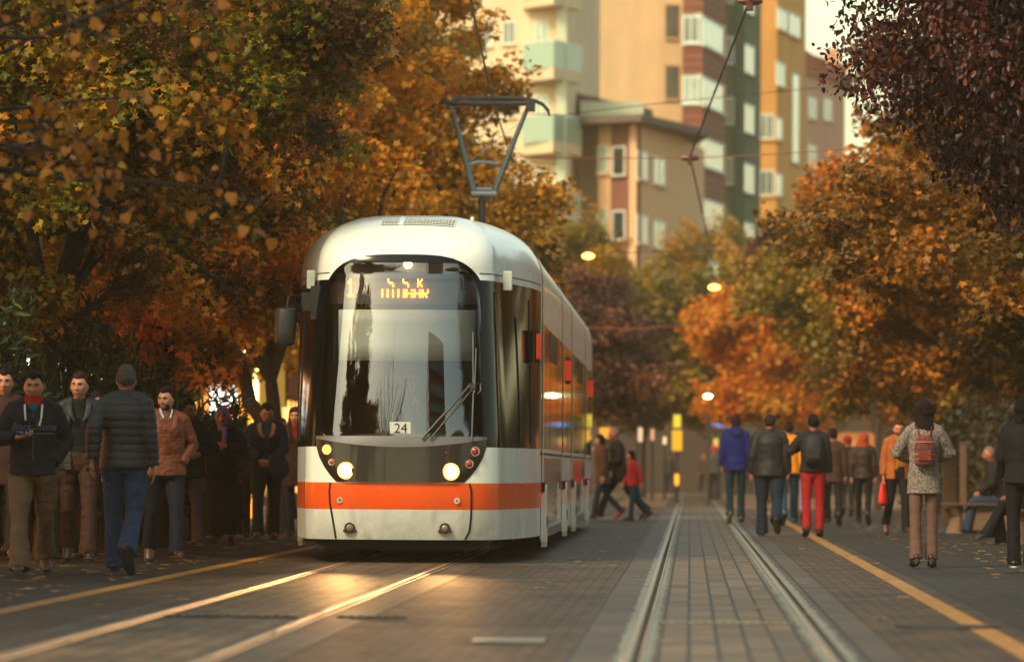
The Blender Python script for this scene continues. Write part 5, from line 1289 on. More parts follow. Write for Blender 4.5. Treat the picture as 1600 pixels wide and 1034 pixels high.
# ------------------------------------------------------------------ wires
def build_wires():
    pass
    wm = mat('wire', S((40,30,26)), rough=.6, bump=0); og = mat('orange_cord', S((130,72,36)), rough=.6)
    def wire(name, pts, r, label, m=wm, cat='overhead wire', ins=()):
        o_ = empty(name, pts[0], label, cat, 'overhead tram wires'); g = MB(); b = Vector(pts[0]); g.tube([Vector(p)-b for p in pts], r, 6); g.build('cable', m, o_)
        for q in ins:
            g = MB(); c = Vector(q)-b; g.tube([c-Vector((.16,0,0)), c-Vector((.05,0,0)), c+Vector((.05,0,0)), c+Vector((.16,0,0))], [.03,.06,.06,.03], 8); g.box(c-Vector((0,0,.06)), (.08,.2,.12)); g.build('insulator', mat('insulator_red', S((84,34,26)), rough=.4), o_)
    wire('contact_wire', [W(728,-30,50), W(735,0,55), W(768,152,65.0), W(800,250,78), W(830,330,96)], .015, 'thin contact wire running down to the pantograph')
    wire('contact_wire', [W(1185,-40,52), W(1172,0,58), W(1126,120,66), W(1078,245,80), W(1108,380,110)], .016, 'contact wire zigzagging down over the right hand track', ins=[W(1172,2,58), W(1078,247,80)])
    wire('span_wire', [(-12.5,80,W(600,230,80)[2]+.3), W(600,232,80), W(720,243,80), W(900,248,80), W(1078,247,80), W(1180,243,80), (7.5,80,W(1300,238,80)[2]+.4)], .010, 'thin span wire crossing the street behind the pantograph', og)
    wire('span_wire', [(-12,106,W(930,512,106)[2]+.3), W(925,512,106), W(990,514,106), W(1050,510,106), (7.5,106,W(1100,500,106)[2]+.3)], .014, 'lower orange span wire crossing beyond the tail of the tram', og)
    wire('span_wire', [(-11,108,W(1000,462,108)[2]+.25), W(1000,466,108), W(1060,458,108), W(1116,445,108), (7.5,108,W(1200,432,108)[2]+.2)], .012, 'span wire carrying the right hand amber lamp')
    wire('span_wire', [(-11,95,W(850,392,95)[2]+.2), W(870,393,95), W(919,396,95), (7.5,95,W(1150,380,95)[2])], .009, 'span wire carrying the left hand amber lamp')
    wire('span_wire', [(-10,96,W(840,180,96)[2]+.2), W(880,180,96), W(1000,165,96), W(1250,140,96), (8,96,W(1300,125,96)[2]+.2)], .010, 'faint high span wire crossing in front of the beige tower')
# ------------------------------------------------------------------ accessories
def ex_phone(c):
    S0, el, wr = c['arms'][-1]; g = MB(); g.box(wr+Vector((.055,-.075,.035)), (.14,.068,.010), rot=Matrix.Rotation(.25, 3, 'Y') @ Matrix.Rotation(.3, 3, 'X'))
    c['parts'].append(('*phone|slim dark phone with a bright edge in the hand of the hoodie man|phone', g.data('phone'), mat('phone', S((60,72,90)), rough=.2, bump=0)))
def ex_hoodie(c):
    n, u, R, f = c['neck'], c['u'], c['Rx'], c['fwd']
    g = MB(); g.tube([n+u*.035+f*.02, n-u*.0+f*.055, n-u*.05+f*.11], [.088,.082,.035], 14, r2=[.07,.062,.02], side=R)
    c['parts'].append(('hood_lining', remesh(g, .009, 1, None, 'hood_lining'), cloth((150,16,20))))
    g = MB(); g.tube([n-u*.0+f*.07, n-u*.04+f*.115, n-u*.085+f*.142], [.052,.046,.018], 12, r2=[.03,.022,.01], side=R)
    c['parts'].append(('shirt', remesh(g, .009, 1, None, 'shirt'), cloth((20,70,78))))
    for s in (-1, 1):
        g = MB(); g.tube([n-u*.02+R*s*.075+f*.105, n-u*.08+R*s*.072+f*.150, n-u*.15+R*s*.066+f*.168, n-u*(.155 if s < 0 else .20)+R*s*(.066 if s < 0 else .05)+f*.172], [.008,.008,.008,.009], 8)
        c['parts'].append(('drawstring', g.data('drawstring'), mat('cord', S((214,204,188)), rough=.8)))
    g = MB(); g.tube([n-u*.09+f*.152, n-u*.50+f*.165], .004, 6); c['parts'].append(('zip', g.data('zip'), mat('zip', S((90,90,96)), rough=.4, metal=.7)))
    for txt, sz, dz, col in (('Black Stone', .082, .235, (86,100,128)), ('EST 1984', .036, .165, (48,52,92))):
        cu = bpy.data.curves.new('t', 'FONT'); cu.body = txt; cu.size = sz; cu.align_x = 'CENTER'; cu.shear = .35; cu.extrude = .001; cu.offset = .0012
        co = bpy.data.objects.new('t', cu); COL.objects.link(co); me = bpy.data.meshes.new_from_object(co.evaluated_get(bpy.context.evaluated_depsgraph_get())); bpy.data.objects.remove(co)
        if txt[0] == 'B':
            g2 = MB(); g2.box((0,-.032,0), (.36,.009,.003)); b_ = g2.data('b'); import bmesh; bm = bmesh.new(); bm.from_mesh(me); bm.from_mesh(b_); bm.to_mesh(me); bm.free()
        for v in me.vertices:
            x, z = v.co.x, v.co.y; p = n-u*(dz-z)+R*x; bulge = .176-.55*x*x; q = p+f*bulge; v.co = q
        c['parts'].append(('chest_lettering', me, mat('print_'+txt[:3], S(col), rough=.8, bump=0)))
    S0, el, wr = c['arms'][1]
def backpack(label, col, w=.15, h=.21, d=.10, z=.30, m=None, pattern=False):
    def f(c):
        pel, u, R, fw = c['pel'], c['u'], c['Rx'], c['fwd']; g = MB(); o = pel+u*z-fw*(.155+d*.6)
        g.tube([o-u*h, o-u*h*.9, o-u*h*.4, o+u*h*.3, o+u*h*.8, o+u*h], [w*.75,w*.98,w,w*.95,w*.78,w*.45], 18, r2=[d*.7,d*.95,d,d*.9,d*.7,d*.35], side=R)
        mm = m or mat('backpack_fabric', S(col), rough=.65, var=.25, vscale=20, bump=.4, bscale=80)
        c['parts'].append(('*backpack|'+label+'|backpack', remesh(g, .009, 2, fold(.005, 4), 'backpack'), mm))
        g = MB(); oo = o-fw*d*.95-u*h*.35; g.box(oo, (w*1.3, d*.5, h*.75), rz=atan2(R.y, R.x)); gg = remesh(g, .01, 6, None, 'pocket')
        c['parts'].append(('+pocket', gg, mm))
        for s in (-1, 1):
            g = MB(); g.tube([o+u*h*.75+R*s*.05+fw*d*.4, pel+u*.535+R*s*.085-fw*.05, pel+u*.52+R*s*.115+fw*.06, pel+u*.40+R*s*.135+fw*.155, pel+u*.22+R*s*.15+fw*.06], [.006]*5, 8, r2=[.026]*5)
            c['parts'].append(('+strap', g.data('strap'), mm))
        if pattern:
            for k, (cc, dz) in enumerate((((150,120,110),.55),((60,60,74),.1),((170,110,50),-.25),((110,96,110),-.55))):
                g = MB(); q = o+u*h*dz; g.tube([q-u*.007, q+u*.007], [w*1.02]*2, 18, r2=[d*1.03]*2, side=R); c['parts'].append(('+woven_band', g.data('woven_band'), mat('band', S(cc), rough=.8)))
    return f
def handbag(label, col, side=1, z=-.05, size=.13, out=.26, strap=True, y=0.0):
    def f(c):
        pel, u, R, fw = c['pel'], c['u'], c['Rx'], c['fwd']; o = pel+u*z+R*side*out+fw*y; g = MB()
        g.tube([o-u*size*.9, o-u*size*.7, o, o+u*size*.7, o+u*size*.85], [size*.9,size*1.1,size*1.05,size*.85,size*.6], 14, r2=[.03,.05,.055,.04,.02], side=(R*.4+fw*.9))
        c['parts'].append(('*handbag|'+label+'|handbag', remesh(g, .010, 1, fold(.004, 2), 'handbag'), leather(col)))
        if strap:
            g = MB(); g.tube([o+u*size*.8+fw*size*.7, o+u*.3+fw*.08+R*side*-.03, c['arms'][side][0]+u*.075, o+u*.3-fw*.08+R*side*-.03, o+u*size*.8-fw*size*.7], .010, 6)
            c['parts'].append(('+strap', g.data('strap'), leather(col)))
    return f
def carried_bag(label, col, side=1, size=.16):
    def f(c):
        wr = c['arms'][side][2]; g = MB(); o = wr+Vector((0,0,-.30)); g.tube([o+Vector((0,0,-size)), o+Vector((0,0,-size*.8)), o, o+Vector((0,0,size)), o+Vector((0,0,size*1.2))], [size*.5,size*.8,size*.75,size*.5,.02], 10, r2=[.03,.06,.06,.03,.01], side=(.6,.8,0))
        c['parts'].append(('*carrier_bag|'+label+'|bag', remesh(g, .012, 1, fold(.008, 9), 'bag'), mat('plastic_bag', S(col), rough=.35)))
        g = MB(); g.tube([o+Vector((0,-.03,size)), wr+Vector((0,0,-.09)), o+Vector((0,.03,size))], .006, 6); c['parts'].append(('+handle', g.data('handle'), mat('plastic_bag', S(col), rough=.35)))
    return f
def ex_glasses(c):
    Mh = c['Mh']; g = MB()
    for s in (-1, 1):
        g.tube([Mh @ Vector((s*.031+.019*cos(a), -.094, .008+.013*sin(a))) for a in np.linspace(0, 2*pi, 14)], .0018, 5)
        g.tube([Mh @ Vector((s*.050,-.090,.012)), Mh @ Vector((s*.078,-.03,.012)), Mh @ Vector((s*.080,.01,.008))], .0018, 5)
    g.tube([Mh @ Vector((-.012,-.098,.012)), Mh @ Vector((.012,-.098,.012))], .002, 5)
    c['parts'].append(('glasses', g.data('glasses'), mat('glasses_frame', S((20,20,22)), rough=.3)))
def ex_shirtcollar(col):
    def f(c):
        n, u, R, fw = c['neck'], c['u'], c['Rx'], c['fwd']
        for s in (-1, 1):
            g = MB(); g.tube([n+u*.035+R*s*.058+fw*.01, n+u*.015+R*s*.06+fw*.075, n-u*.055+R*s*.035+fw*.125], [.022,.026,.008], 8, r2=[.010]*3, side=u)
            c['parts'].append(('shirt_collar', g.data('shirt_collar'), cloth(col)))
    return f
def ex_drape(c):   # jacket hung over the forearm
    S0, el, wr = c['arms'][1]; g = MB(); m = el.lerp(wr, .75)+Vector((0,-.05,0)); g.tube([m+Vector((0,0,.05)), m+Vector((.02,-.01,-.06)), m+Vector((.05,-.02,-.20)), m+Vector((.04,-.02,-.27))], [.10,.13,.12,.06], 14, r2=[.05,.06,.05,.03])
    c['parts'].append(('*folded_jacket|navy jacket folded over the arm of the man who looks down|jacket', remesh(g, .011, 1, fold(.012, 5, 1.5, .6), 'jacket'), cloth((34,42,66))))
def ex_hoodback(col):
    def f(c):
        n, u, fw, R = c['neck'], c['u'], c['fwd'], c['Rx']; g = MB(); g.tube([n-fw*.02+u*.05, n-fw*.085+u*.0, n-fw*.135-u*.08, n-fw*.135-u*.15], [.085,.125,.10,.03], 14, r2=[.05,.05,.04,.02], side=R)
        c['parts'].append(('hood', remesh(g, .012, 2, fold(.005, 3), 'hood'), cloth(col)))
    return f
def ex_fur(c): pass
# ------------------------------------------------------------------ the people
walk = lambda **k: dict(dict(a1=20, k1=4, f1=-1, a2=-12, k2=30, f2=45, lead=1, lean=3, L='hang', R='hang'), **k)
def build_people():
    gl = 'people walking on the left pavement'; gr = 'people walking on the right pavement'
    blk = (26,25,27)
    # left side, front to back
    person(50, 898, 319, 8, 'young man in a black hoodie with a red lining, holding a phone', gl,
        top=dict(kind='hoodie', c=(27,25,30), inf=.040, hem=-.07, hood=True, sleeve=.93, fold=.012), bot=dict(c=(96,76,56), w=1.10, cuff=.092, fold=.012), hair=dict(c=(14,11,11), t=.017),
        sk=(164,104,72), pose=walk(lead=-1, R='phone', L='pocket', face=True, a1=19, k1=3, a2=-17, k2=26, f2=34), vox=.008, hd=(-4,2), shoe=(70,42,28), sole=(60,44,36), extras=(ex_hoodie, ex_phone), bulk=1.1)
    person(5, 880, 300, 5, 'person in a dark brown coat cut off by the left edge', gl, top=dict(kind='coat', c=(58,36,30), hem=-.25, inf=.04), bot=dict(c=(20,20,24)), hair=dict(c=(30,22,20)), sk=(176,124,96), pose=walk(lead=1, face=True), vox=.012, shoe=(92,34,20))
    person(36, 872, 278, 0, 'person in dark clothes almost hidden behind the hoodie man', gl, top=dict(kind='coat', c=(24,24,28), hem=-.2), bot=dict(c=(18,18,22)), hair=dict(c=(28,20,18)), sk=(196,140,120), pose=walk(lead=-1), vox=.012, shoe=(80,28,20))
    person(122, 880, 291, 6, 'man in an open black leather jacket, black sweater and brown trousers', gl,
        top=dict(kind='leather_jacket', mat=leather((30,36,40)), inf=.036, hem=-.10, open=[.07,.075,.085,.085,.05], shirt=(18,17,16), stand=False, lapel=leather((34,42,50)), fold=.009), bot=dict(c=(60,36,26), w=1.05, cuff=.085, fold=.010), hair=dict(c=(46,28,20), t=.018, bc=(40,26,20)),
        sk=(172,122,94), pose=walk(lead=1, a1=12, a2=-14, k2=24, face=True), vox=.008, hd=(-14,-2), shoe=(28,20,18))
    person(150, 878, 262, -10, 'person in a dark brown leather jacket hidden behind the quilted jacket man', gl, top=dict(kind='leather_jacket', mat=leather((66,34,30)), inf=.036, hem=-.06), bot=dict(c=(62,38,30)), hair=dict(c=(30,22,20)), pose=walk(lead=-1, R='fore', a1=18), vox=.011, shoe=(40,24,20), extras=(handbag('brown leather bag carried at hip height behind the quilted jacket man', (92,52,34), -1, -.16, .12, .22, False, .18),))
    person(193, 897, 322, 176, 'grey haired man seen from behind in a black quilted jacket and blue jeans', gl,
        top=dict(kind='quilted_jacket', c=(27,31,34), mat=mat('quilted_nylon', S((19,22,25)), rough=.6, var=.1, bump=.15, bscale=90), inf=.048, hem=-.08, quilt=.066, stand=True, sleeve=.99), bot=dict(c=(32,50,78), w=1.06, cuff=.082, fold=.010), hair=dict(c=(72,66,62), t=.012),
        sk=(150,98,74), pose=walk(lead=1, a1=7, k1=2, a2=-8, k2=36, f2=50, L='back', R='hang', lean=2), vox=.008, hd=(6,0), shoe=(46,26,20), sole=(44,36,32), bulk=1.03)
    person(256, 881, 267, 14, 'bearded man in a tan leather jacket with both hands in his pockets', gl,
        top=dict(kind='leather_jacket', mat=leather((104,54,32)), inf=.042, hem=-.09, lapel=leather((112,60,36)), fold=.011, stand=False), bot=dict(c=(20,22,34), w=1.06, cuff=.08), hair=dict(c=(20,15,14), t=.016, beard=(34,22,18)),
        sk=(164,112,84), pose=walk(lead=1, a1=14, a2=-14, k2=20, L='pocket', R='pocket', face=True), vox=.008, hd=(-32,0), shoe=(64,34,24), extras=(ex_shirtcollar((170,180,190)),), bulk=1.1)
    person(292, 856, 229, 16, 'smiling man with glasses in a dark jacket and grey trousers', gl,
        top=dict(kind='jacket', c=(30,36,36), inf=.044, hem=-.12, stand=True), bot=dict(c=(92,88,92), w=1.1, cuff=.085, fold=.012), hair=dict(c=(16,14,16), t=.018), sk=(186,130,100), pose=walk(lead=1, a1=16, a2=-14, L='belly', R='pocket', face=True), vox=.010, hd=(24,0), shoe=(30,26,26), sole=(120,116,110), extras=(ex_glasses,), bulk=1.08)
    person(262, 852, 190, 10, 'child sized figure in dark green trousers between the tan jacket and the grey trousers', gl, top=dict(kind='jacket', c=(24,28,30)), bot=dict(c=(48,52,48), w=1.0), pose=walk(lead=-1), vox=.013, shoe=(60,60,62), sole=(140,136,128))
    person(324, 842, 196, 180, 'dark haired person walking away behind the headscarf woman', gl, top=dict(kind='jacket', c=(24,24,26), inf=.04), bot=dict(c=(26,30,42)), hair=dict(c=(52,42,38)), sk=(140,92,70), pose=walk(lead=-1, k2=40), vox=.012, shoe=(24,20,20), hd=(20,0))
    person(347, 853, 214, 0, 'woman in a blue violet headscarf and a long black coat with arms folded', gl,
        top=dict(kind='coat', c=(22,23,30), inf=.040, hem=-.62, flare=.075), bot=dict(kind='skirt', c=(18,18,22), hem=.11), hair=dict(kind='hijab', name='headscarf', c=(92,92,168), t=.012, mat=cloth((150,150,235), rough=.7, b=.1)),
        sk=(206,152,122), pose=walk(lead=-1, a1=9, a2=-6, k2=14, f2=14, L='chest', R='chest', face=True), vox=.009, shoe=(50,28,26), extras=(handbag('black handbag hanging at the side of the headscarf woman', (22,20,22), -1, .0, .13, .20, False, .20),))
    person(374, 842, 182, 5, 'person in a maroon coat behind the right shoulder of the headscarf woman', gl, top=dict(kind='coat', c=(84,38,32), hem=-.16, inf=.04), bot=dict(c=(26,26,34)), hair=dict(c=(22,18,18)), sk=(170,116,90), pose=walk(lead=1, a1=10), vox=.012, shoe=(26,22,22), extras=(handbag('black shoulder bag of the person in the maroon coat', (20,18,18), 1, .06, .14, .25),))
    person(415, 843, 211, 6, 'man in a navy jacket with a tan collar looking down at his hands', gl,
        top=dict(kind='jacket', c=(26,28,38), inf=.044, hem=-.10, open=[.02,.02,.03,.06,.05], shirt=(40,52,76), lapel=cloth((168,112,72))), bot=dict(c=(38,40,46), w=1.08, cuff=.085), hair=dict(c=(30,18,14), t=.018), sk=(190,128,96),
        pose=walk(lead=-1, a1=8, a2=-6, k2=12, f2=10, L='clasp', R='clasp', face=True), vox=.009, hd=(8,26), shoe=(108,64,38), sole=(80,60,44), extras=(ex_drape,), bulk=1.08)
    person(440, 828, 172, 0, 'person with a reddish face peering over behind the man in the navy jacket', gl, top=dict(kind='coat', c=(30,20,20), hem=-.3), bot=dict(kind='skirt', c=(20,16,18), hem=.14), hair=dict(c=(52,26,20)), sk=(210,130,90), pose=walk(lead=1), vox=.012)
    person(462, 840, 201, -4, 'young woman with long brown hair, a brown coat and jeans beside the tram', gl,
        top=dict(kind='coat', c=(60,42,34), inf=.036, hem=-.26, open=[.0,.0,.0,.055,.05], shirt=(140,28,30), lapel=cloth((64,44,36))), bot=dict(c=(44,54,74), w=.85, cuff=.055), hair=dict(kind='long', c=(62,32,22), L=.34, t=.016), sk=(214,154,122), pose=walk(lead=1, a1=7, a2=-6, k2=12, f2=10, face=True, lip=(170,60,56)), vox=.009, hd=(-6,0), shoe=(26,20,18))
    # crossing behind the tram
    gc = 'people crossing the tracks behind the tram'
    person(941, 812, 132, -82, 'woman in a brown coat crossing behind the tram with her hand at her mouth', gc, top=dict(kind='coat', c=(92,58,40), hem=-.22, inf=.042), bot=dict(c=(44,54,72), w=.9, cuff=.06), hair=dict(kind='long', c=(50,26,22), nofront=True, L=.26), sk=(196,130,96), pose=walk(a1=16, a2=-14, R=(-.02,-.16,.50), L='hang'), vox=.013, shoe=(170,50,26))
    person(968, 812, 146, -84, 'grey haired man striding across behind the tram in a dark jacket', gc, top=dict(kind='jacket', c=(52,34,32), inf=.042, hem=-.16), bot=dict(c=(34,24,24), cuff=.08), hair=dict(c=(150,112,98), t=.010), sk=(190,110,84), pose=walk(lead=-1, a1=30, k1=8, a2=-26, k2=18, f2=44, lean=8, R='fore', L=(.14,-.26,.10)), vox=.012, shoe=(60,34,28))
    person(990, 813, 108, -80, 'girl in a red jacket and blue jeans crossing beside the grey haired man', gc, top=dict(kind='jacket', c=(188,40,46), inf=.042, hem=-.08), bot=dict(c=(30,62,82), w=.95, cuff=.065), hair=dict(kind='long', c=(46,24,20), nofront=True, L=.2), sk=(200,124,92), pose=walk(a1=8, a2=-22, k2=14, f2=36, lean=4, L='back', R='fore'), vox=.013, shoe=(96,32,28))
    # far crowd
    gf = 'far people at the end of the street'
    far = [(1028,768,54,20,(40,44,70),'stout person in dark blue at the end of the street'),(1046,771,62,180,(44,34,32),'person in black to the right of the stout blue one, far away'),(1012,766,50,0,(96,60,44),'small brown figure at the left of the far crowd'),
           (1088,770,58,160,(46,42,36),'dim figure left of the man with the red hat'),(1099,772,62,10,(70,50,38),'brownish figure just behind the man with the red hat'),(1141,768,52,0,(60,48,44),'small far figure hidden beyond the blue hooded jacket'),
           (1000,769,52,180,(40,34,36),'small dark figure nearest the tram tail in the far crowd'),(1064,767,50,10,(50,36,32),'tiny brown figure under the tall yellow sign'),(1076,769,53,180,(30,30,36),'tiny black figure standing between the far ends of the rails'),
           (1168,772,60,5,(70,44,36),'far figure glimpsed between the blue hooded jacket and the black leather jacket'),(1310,776,66,0,(44,34,32),'far dim figure between the brown coat and the dark red hat'),(1384,780,74,180,(36,28,28),'dim far figure left of the man in the tan jacket')]
    for x, y, h, f, c, lb in far: person(x, y, h, f, lb, gf, top=dict(kind='coat', c=c, hem=-.15, inf=.045), bot=dict(c=(30,30,40)), hair=dict(c=(50,32,26)), pose=walk(), vox=.022, sk=(180,116,84))
    person(1116, 782, 85, 178, 'man in a grey jacket and a red knitted hat far down the right track', gf, top=dict(kind='jacket', c=(66,62,58), inf=.045), bot=dict(c=(26,24,26)), hair=dict(kind='hat', name='knitted_hat', c=(200,30,28), t=.022), pose=walk(L='pocket', R='pocket', a1=3, a2=-3, k2=5, f2=0), vox=.018)
    # right side
    person(1149, 819, 161, 180, 'young man seen from behind in a royal blue hooded jacket', gr, top=dict(kind='jacket', c=(28,36,112), inf=.046, hem=-.13, sleeve=.97), bot=dict(c=(24,52,60), w=.92, cuff=.068), hair=dict(c=(52,28,22), t=.02), sk=(170,104,76), pose=walk(lead=-1, a1=4, k1=8, f1=16, a2=-6, k2=18, f2=40, L='hang', R='hang'), vox=.010, shoe=(40,34,34), sole=(160,140,110), extras=(ex_hoodback((24,30,92)),))
    person(1202, 837, 189, 178, 'balding man seen from behind in a black leather jacket and dark jeans', gr, top=dict(kind='leather_jacket', mat=leather((34,33,32)), inf=.048, hem=-.10, stand=True), bot=dict(c=(28,38,54), w=1.12, cuff=.09), hair=dict(kind='short', c=(40,28,24), t=.006), sk=(168,104,80), pose=walk(lead=1, a1=6, k1=2, a2=-12, k2=40, f2=50, L='hang', R='hang'), vox=.010, hd=(-8,0), shoe=(70,46,36), bulk=1.14)
    person(1232, 822, 160, 180, 'person with an amber sleeve half hidden by the black leather jacket', gr, top=dict(kind='jacket', c=(232,140,26), inf=.045), bot=dict(c=(36,66,84)), hair=dict(c=(36,22,20)), pose=walk(lead=-1), vox=.013, shoe=(60,110,130))
    person(1246, 816, 138, 180, 'person in faded light jeans between the amber sleeve and the red trousers', gr, top=dict(kind='jacket', c=(34,28,30)), bot=dict(c=(120,132,160), w=.9, cuff=.06), hair=dict(c=(34,24,22)), pose=walk(lead=1), vox=.014, shoe=(84,50,34))
    person(1270, 839, 184, 180, 'man seen from behind in bright red trousers and a black backpack', gr, top=dict(kind='jacket', c=(32,30,32), inf=.044, hem=-.04), bot=dict(c=(156,24,28), w=1.0, cuff=.072), hair=dict(c=(16,13,14), t=.018), sk=(160,98,74), pose=walk(lead=-1, a1=2, k1=10, f1=14, a2=-7, k2=12, f2=20, L='strap', R='hang'), vox=.010, hd=(10,0), shoe=(56,34,28), sole=(80,60,50), extras=(backpack('black backpack on the man in the red trousers', (22,22,26)),))
    person(1301, 822, 150, 180, 'person in a brown coat just right of the black backpack', gr, top=dict(kind='coat', c=(70,46,36), hem=-.18, inf=.042), bot=dict(c=(24,20,20)), hair=dict(c=(30,20,18)), pose=walk(lead=1), vox=.013, shoe=(60,36,26))
    person(1324, 806, 122, 180, 'person in black with a dark red hat right of the brown coat', gr, top=dict(kind='coat', c=(22,20,22), hem=-.3, inf=.042), bot=dict(c=(20,18,20)), hair=dict(kind='hat', name='knitted_hat', c=(130,22,24), t=.022), pose=walk(lead=-1), vox=.014)
    person(1349, 820, 140, 176, 'ginger haired woman seen from behind in a short dark jacket', gr, top=dict(kind='leather_jacket', mat=leather((50,34,30)), inf=.04, hem=-.09), bot=dict(c=(18,16,18), w=.95, cuff=.06), hair=dict(kind='long', c=(176,72,38), nofront=True, L=.26, w=.10), sk=(190,120,90), pose=walk(lead=1, a1=10, a2=-10), vox=.012, shoe=(50,32,26))
    person(1336, 808, 118, 180, 'fair haired person hidden behind the ginger haired woman', gr, top=dict(kind='jacket', c=(60,34,30)), bot=dict(c=(22,20,24)), hair=dict(c=(190,120,70), t=.02), pose=walk(lead=-1), vox=.015)
    person(1402, 836, 174, 12, 'man in an orange tan jacket and mustard shirt walking toward the viewer', gr, top=dict(kind='jacket', c=(168,88,40), inf=.040, hem=-.10, open=[.08,.085,.085,.08,.05], shirt=(178,108,30), lapel=cloth((160,84,40))), bot=dict(c=(20,17,19), cuff=.07), hair=dict(c=(70,36,22), t=.018, beard=(90,50,34)), sk=(204,124,88), pose=walk(lead=1, a1=14, a2=-10, R='hang', L='hang', face=True), vox=.010, hd=(-8,8), shoe=(84,40,28), extras=(carried_bag('bright red carrier bag beside the man in the tan jacket', (230,50,36), -1, .17),))
    tweed = mat('speckled_tweed', S((120,110,104)), rough=.9, var=.9, vscale=55, bump=.5, bscale=120)
    person(1443, 887, 250, 180, 'woman with long dark curls in a speckled grey coat, seen from behind', gr, top=dict(kind='coat', mat=tweed, inf=.034, hem=-.20, flare=.05, sleeve=.95, fold=.007), bot=dict(c=(102,76,66), w=.90, cuff=.072, len=1.12, fold=.006),
        hair=dict(kind='long', c=(30,19,18), nofront=True, L=.33, w=.095, t=.022, heel=True), sk=(190,130,104), pose=walk(lead=-1, a1=2, k1=0, f1=14, a2=-4, k2=4, f2=14, L='belly', R='belly', lean=0), vox=.008, shoe=(58,34,28),
        extras=(backpack('small woven red backpack on the woman in the speckled coat', (104,42,36), .115, .165, .07, .27, mat('woven_pack', S((112,44,36)), rough=.8, var=.6, vscale=45, bump=.4), True),), bulk=.92)
    # seated on the bench
    bx = G(1530, 833); 
    person(1540, 833, 0, -86, 'bald older man in a dark jacket and jeans sitting on the bench', None, tall=1.72, top=dict(kind='jacket', c=(34,26,26), inf=.045, hem=-.04), bot=dict(c=(40,52,74), w=1.05, cuff=.08), hair=dict(kind='short', c=(128,96,80), t=.002), sk=(170,100,74),
        pose=dict(a1=84, k1=70, f1=0, a2=78, k2=78, f2=0, lead=1, lean=12, L='lap', R='lap', sit=.45), vox=.011, loc=(bx[0]+.32, bx[1]+.1, 0), hd=(0,12), shoe=(24,20,20))
    bx2 = G(1600, 850)
    person(1600, 850, 0, -80, 'person sitting with crossed legs at the right edge behind the walker in black', None, tall=1.70, top=dict(kind='jacket', c=(22,20,22), inf=.045, hem=-.04), bot=dict(c=(18,18,26), w=1.0, cuff=.08), hair=dict(c=(20,16,16)), sk=(160,96,70),
        pose=dict(a1=88, k1=60, f1=10, a2=76, k2=78, f2=0, lead=1, lean=4, L='lap', R='lap', sit=.45), vox=.012, loc=(bx2[0]+.10, bx2[1], 0), shoe=(40,34,34))
    person(1598, 893, 262, 170, 'person in black with white soled sneakers cut off by the right edge', gr, top=dict(kind='jacket', c=(20,18,20), inf=.045, hem=-.08), bot=dict(c=(18,18,24), w=1.0, cuff=.075), hair=dict(kind='long', c=(16,13,14), nofront=True), sk=(190,130,96), pose=walk(lead=1, a1=4, k1=0, a2=-6, k2=10, f2=15, L='fore', R='hang'), vox=.010, shoe=(22,20,22), sole=(190,184,172), extras=(handbag('black handbag at the hip of the person cut off by the right edge', (18,16,16), -1, -.04, .15, .24),))
    # driver
    d = W(640, 733, 46.75)
    person(640, 800, 0, 0, 'driver with light hair and a white collar seated behind the tram windscreen', None, tall=1.62, top=dict(kind='jacket', c=(52,56,66), inf=.03, hem=-.04), bot=dict(c=(30,30,38)), hair=dict(kind='long', c=(150,116,84), L=.16, t=.016), sk=(206,160,132),
        pose=dict(a1=80, k1=70, a2=80, k2=70, f1=0, f2=0, lean=2, L='wheel', R='wheel', sit=.62, face=True), vox=.011, loc=(d[0], 46.78, .42), extras=(ex_shirtcollar((210,210,200)),))
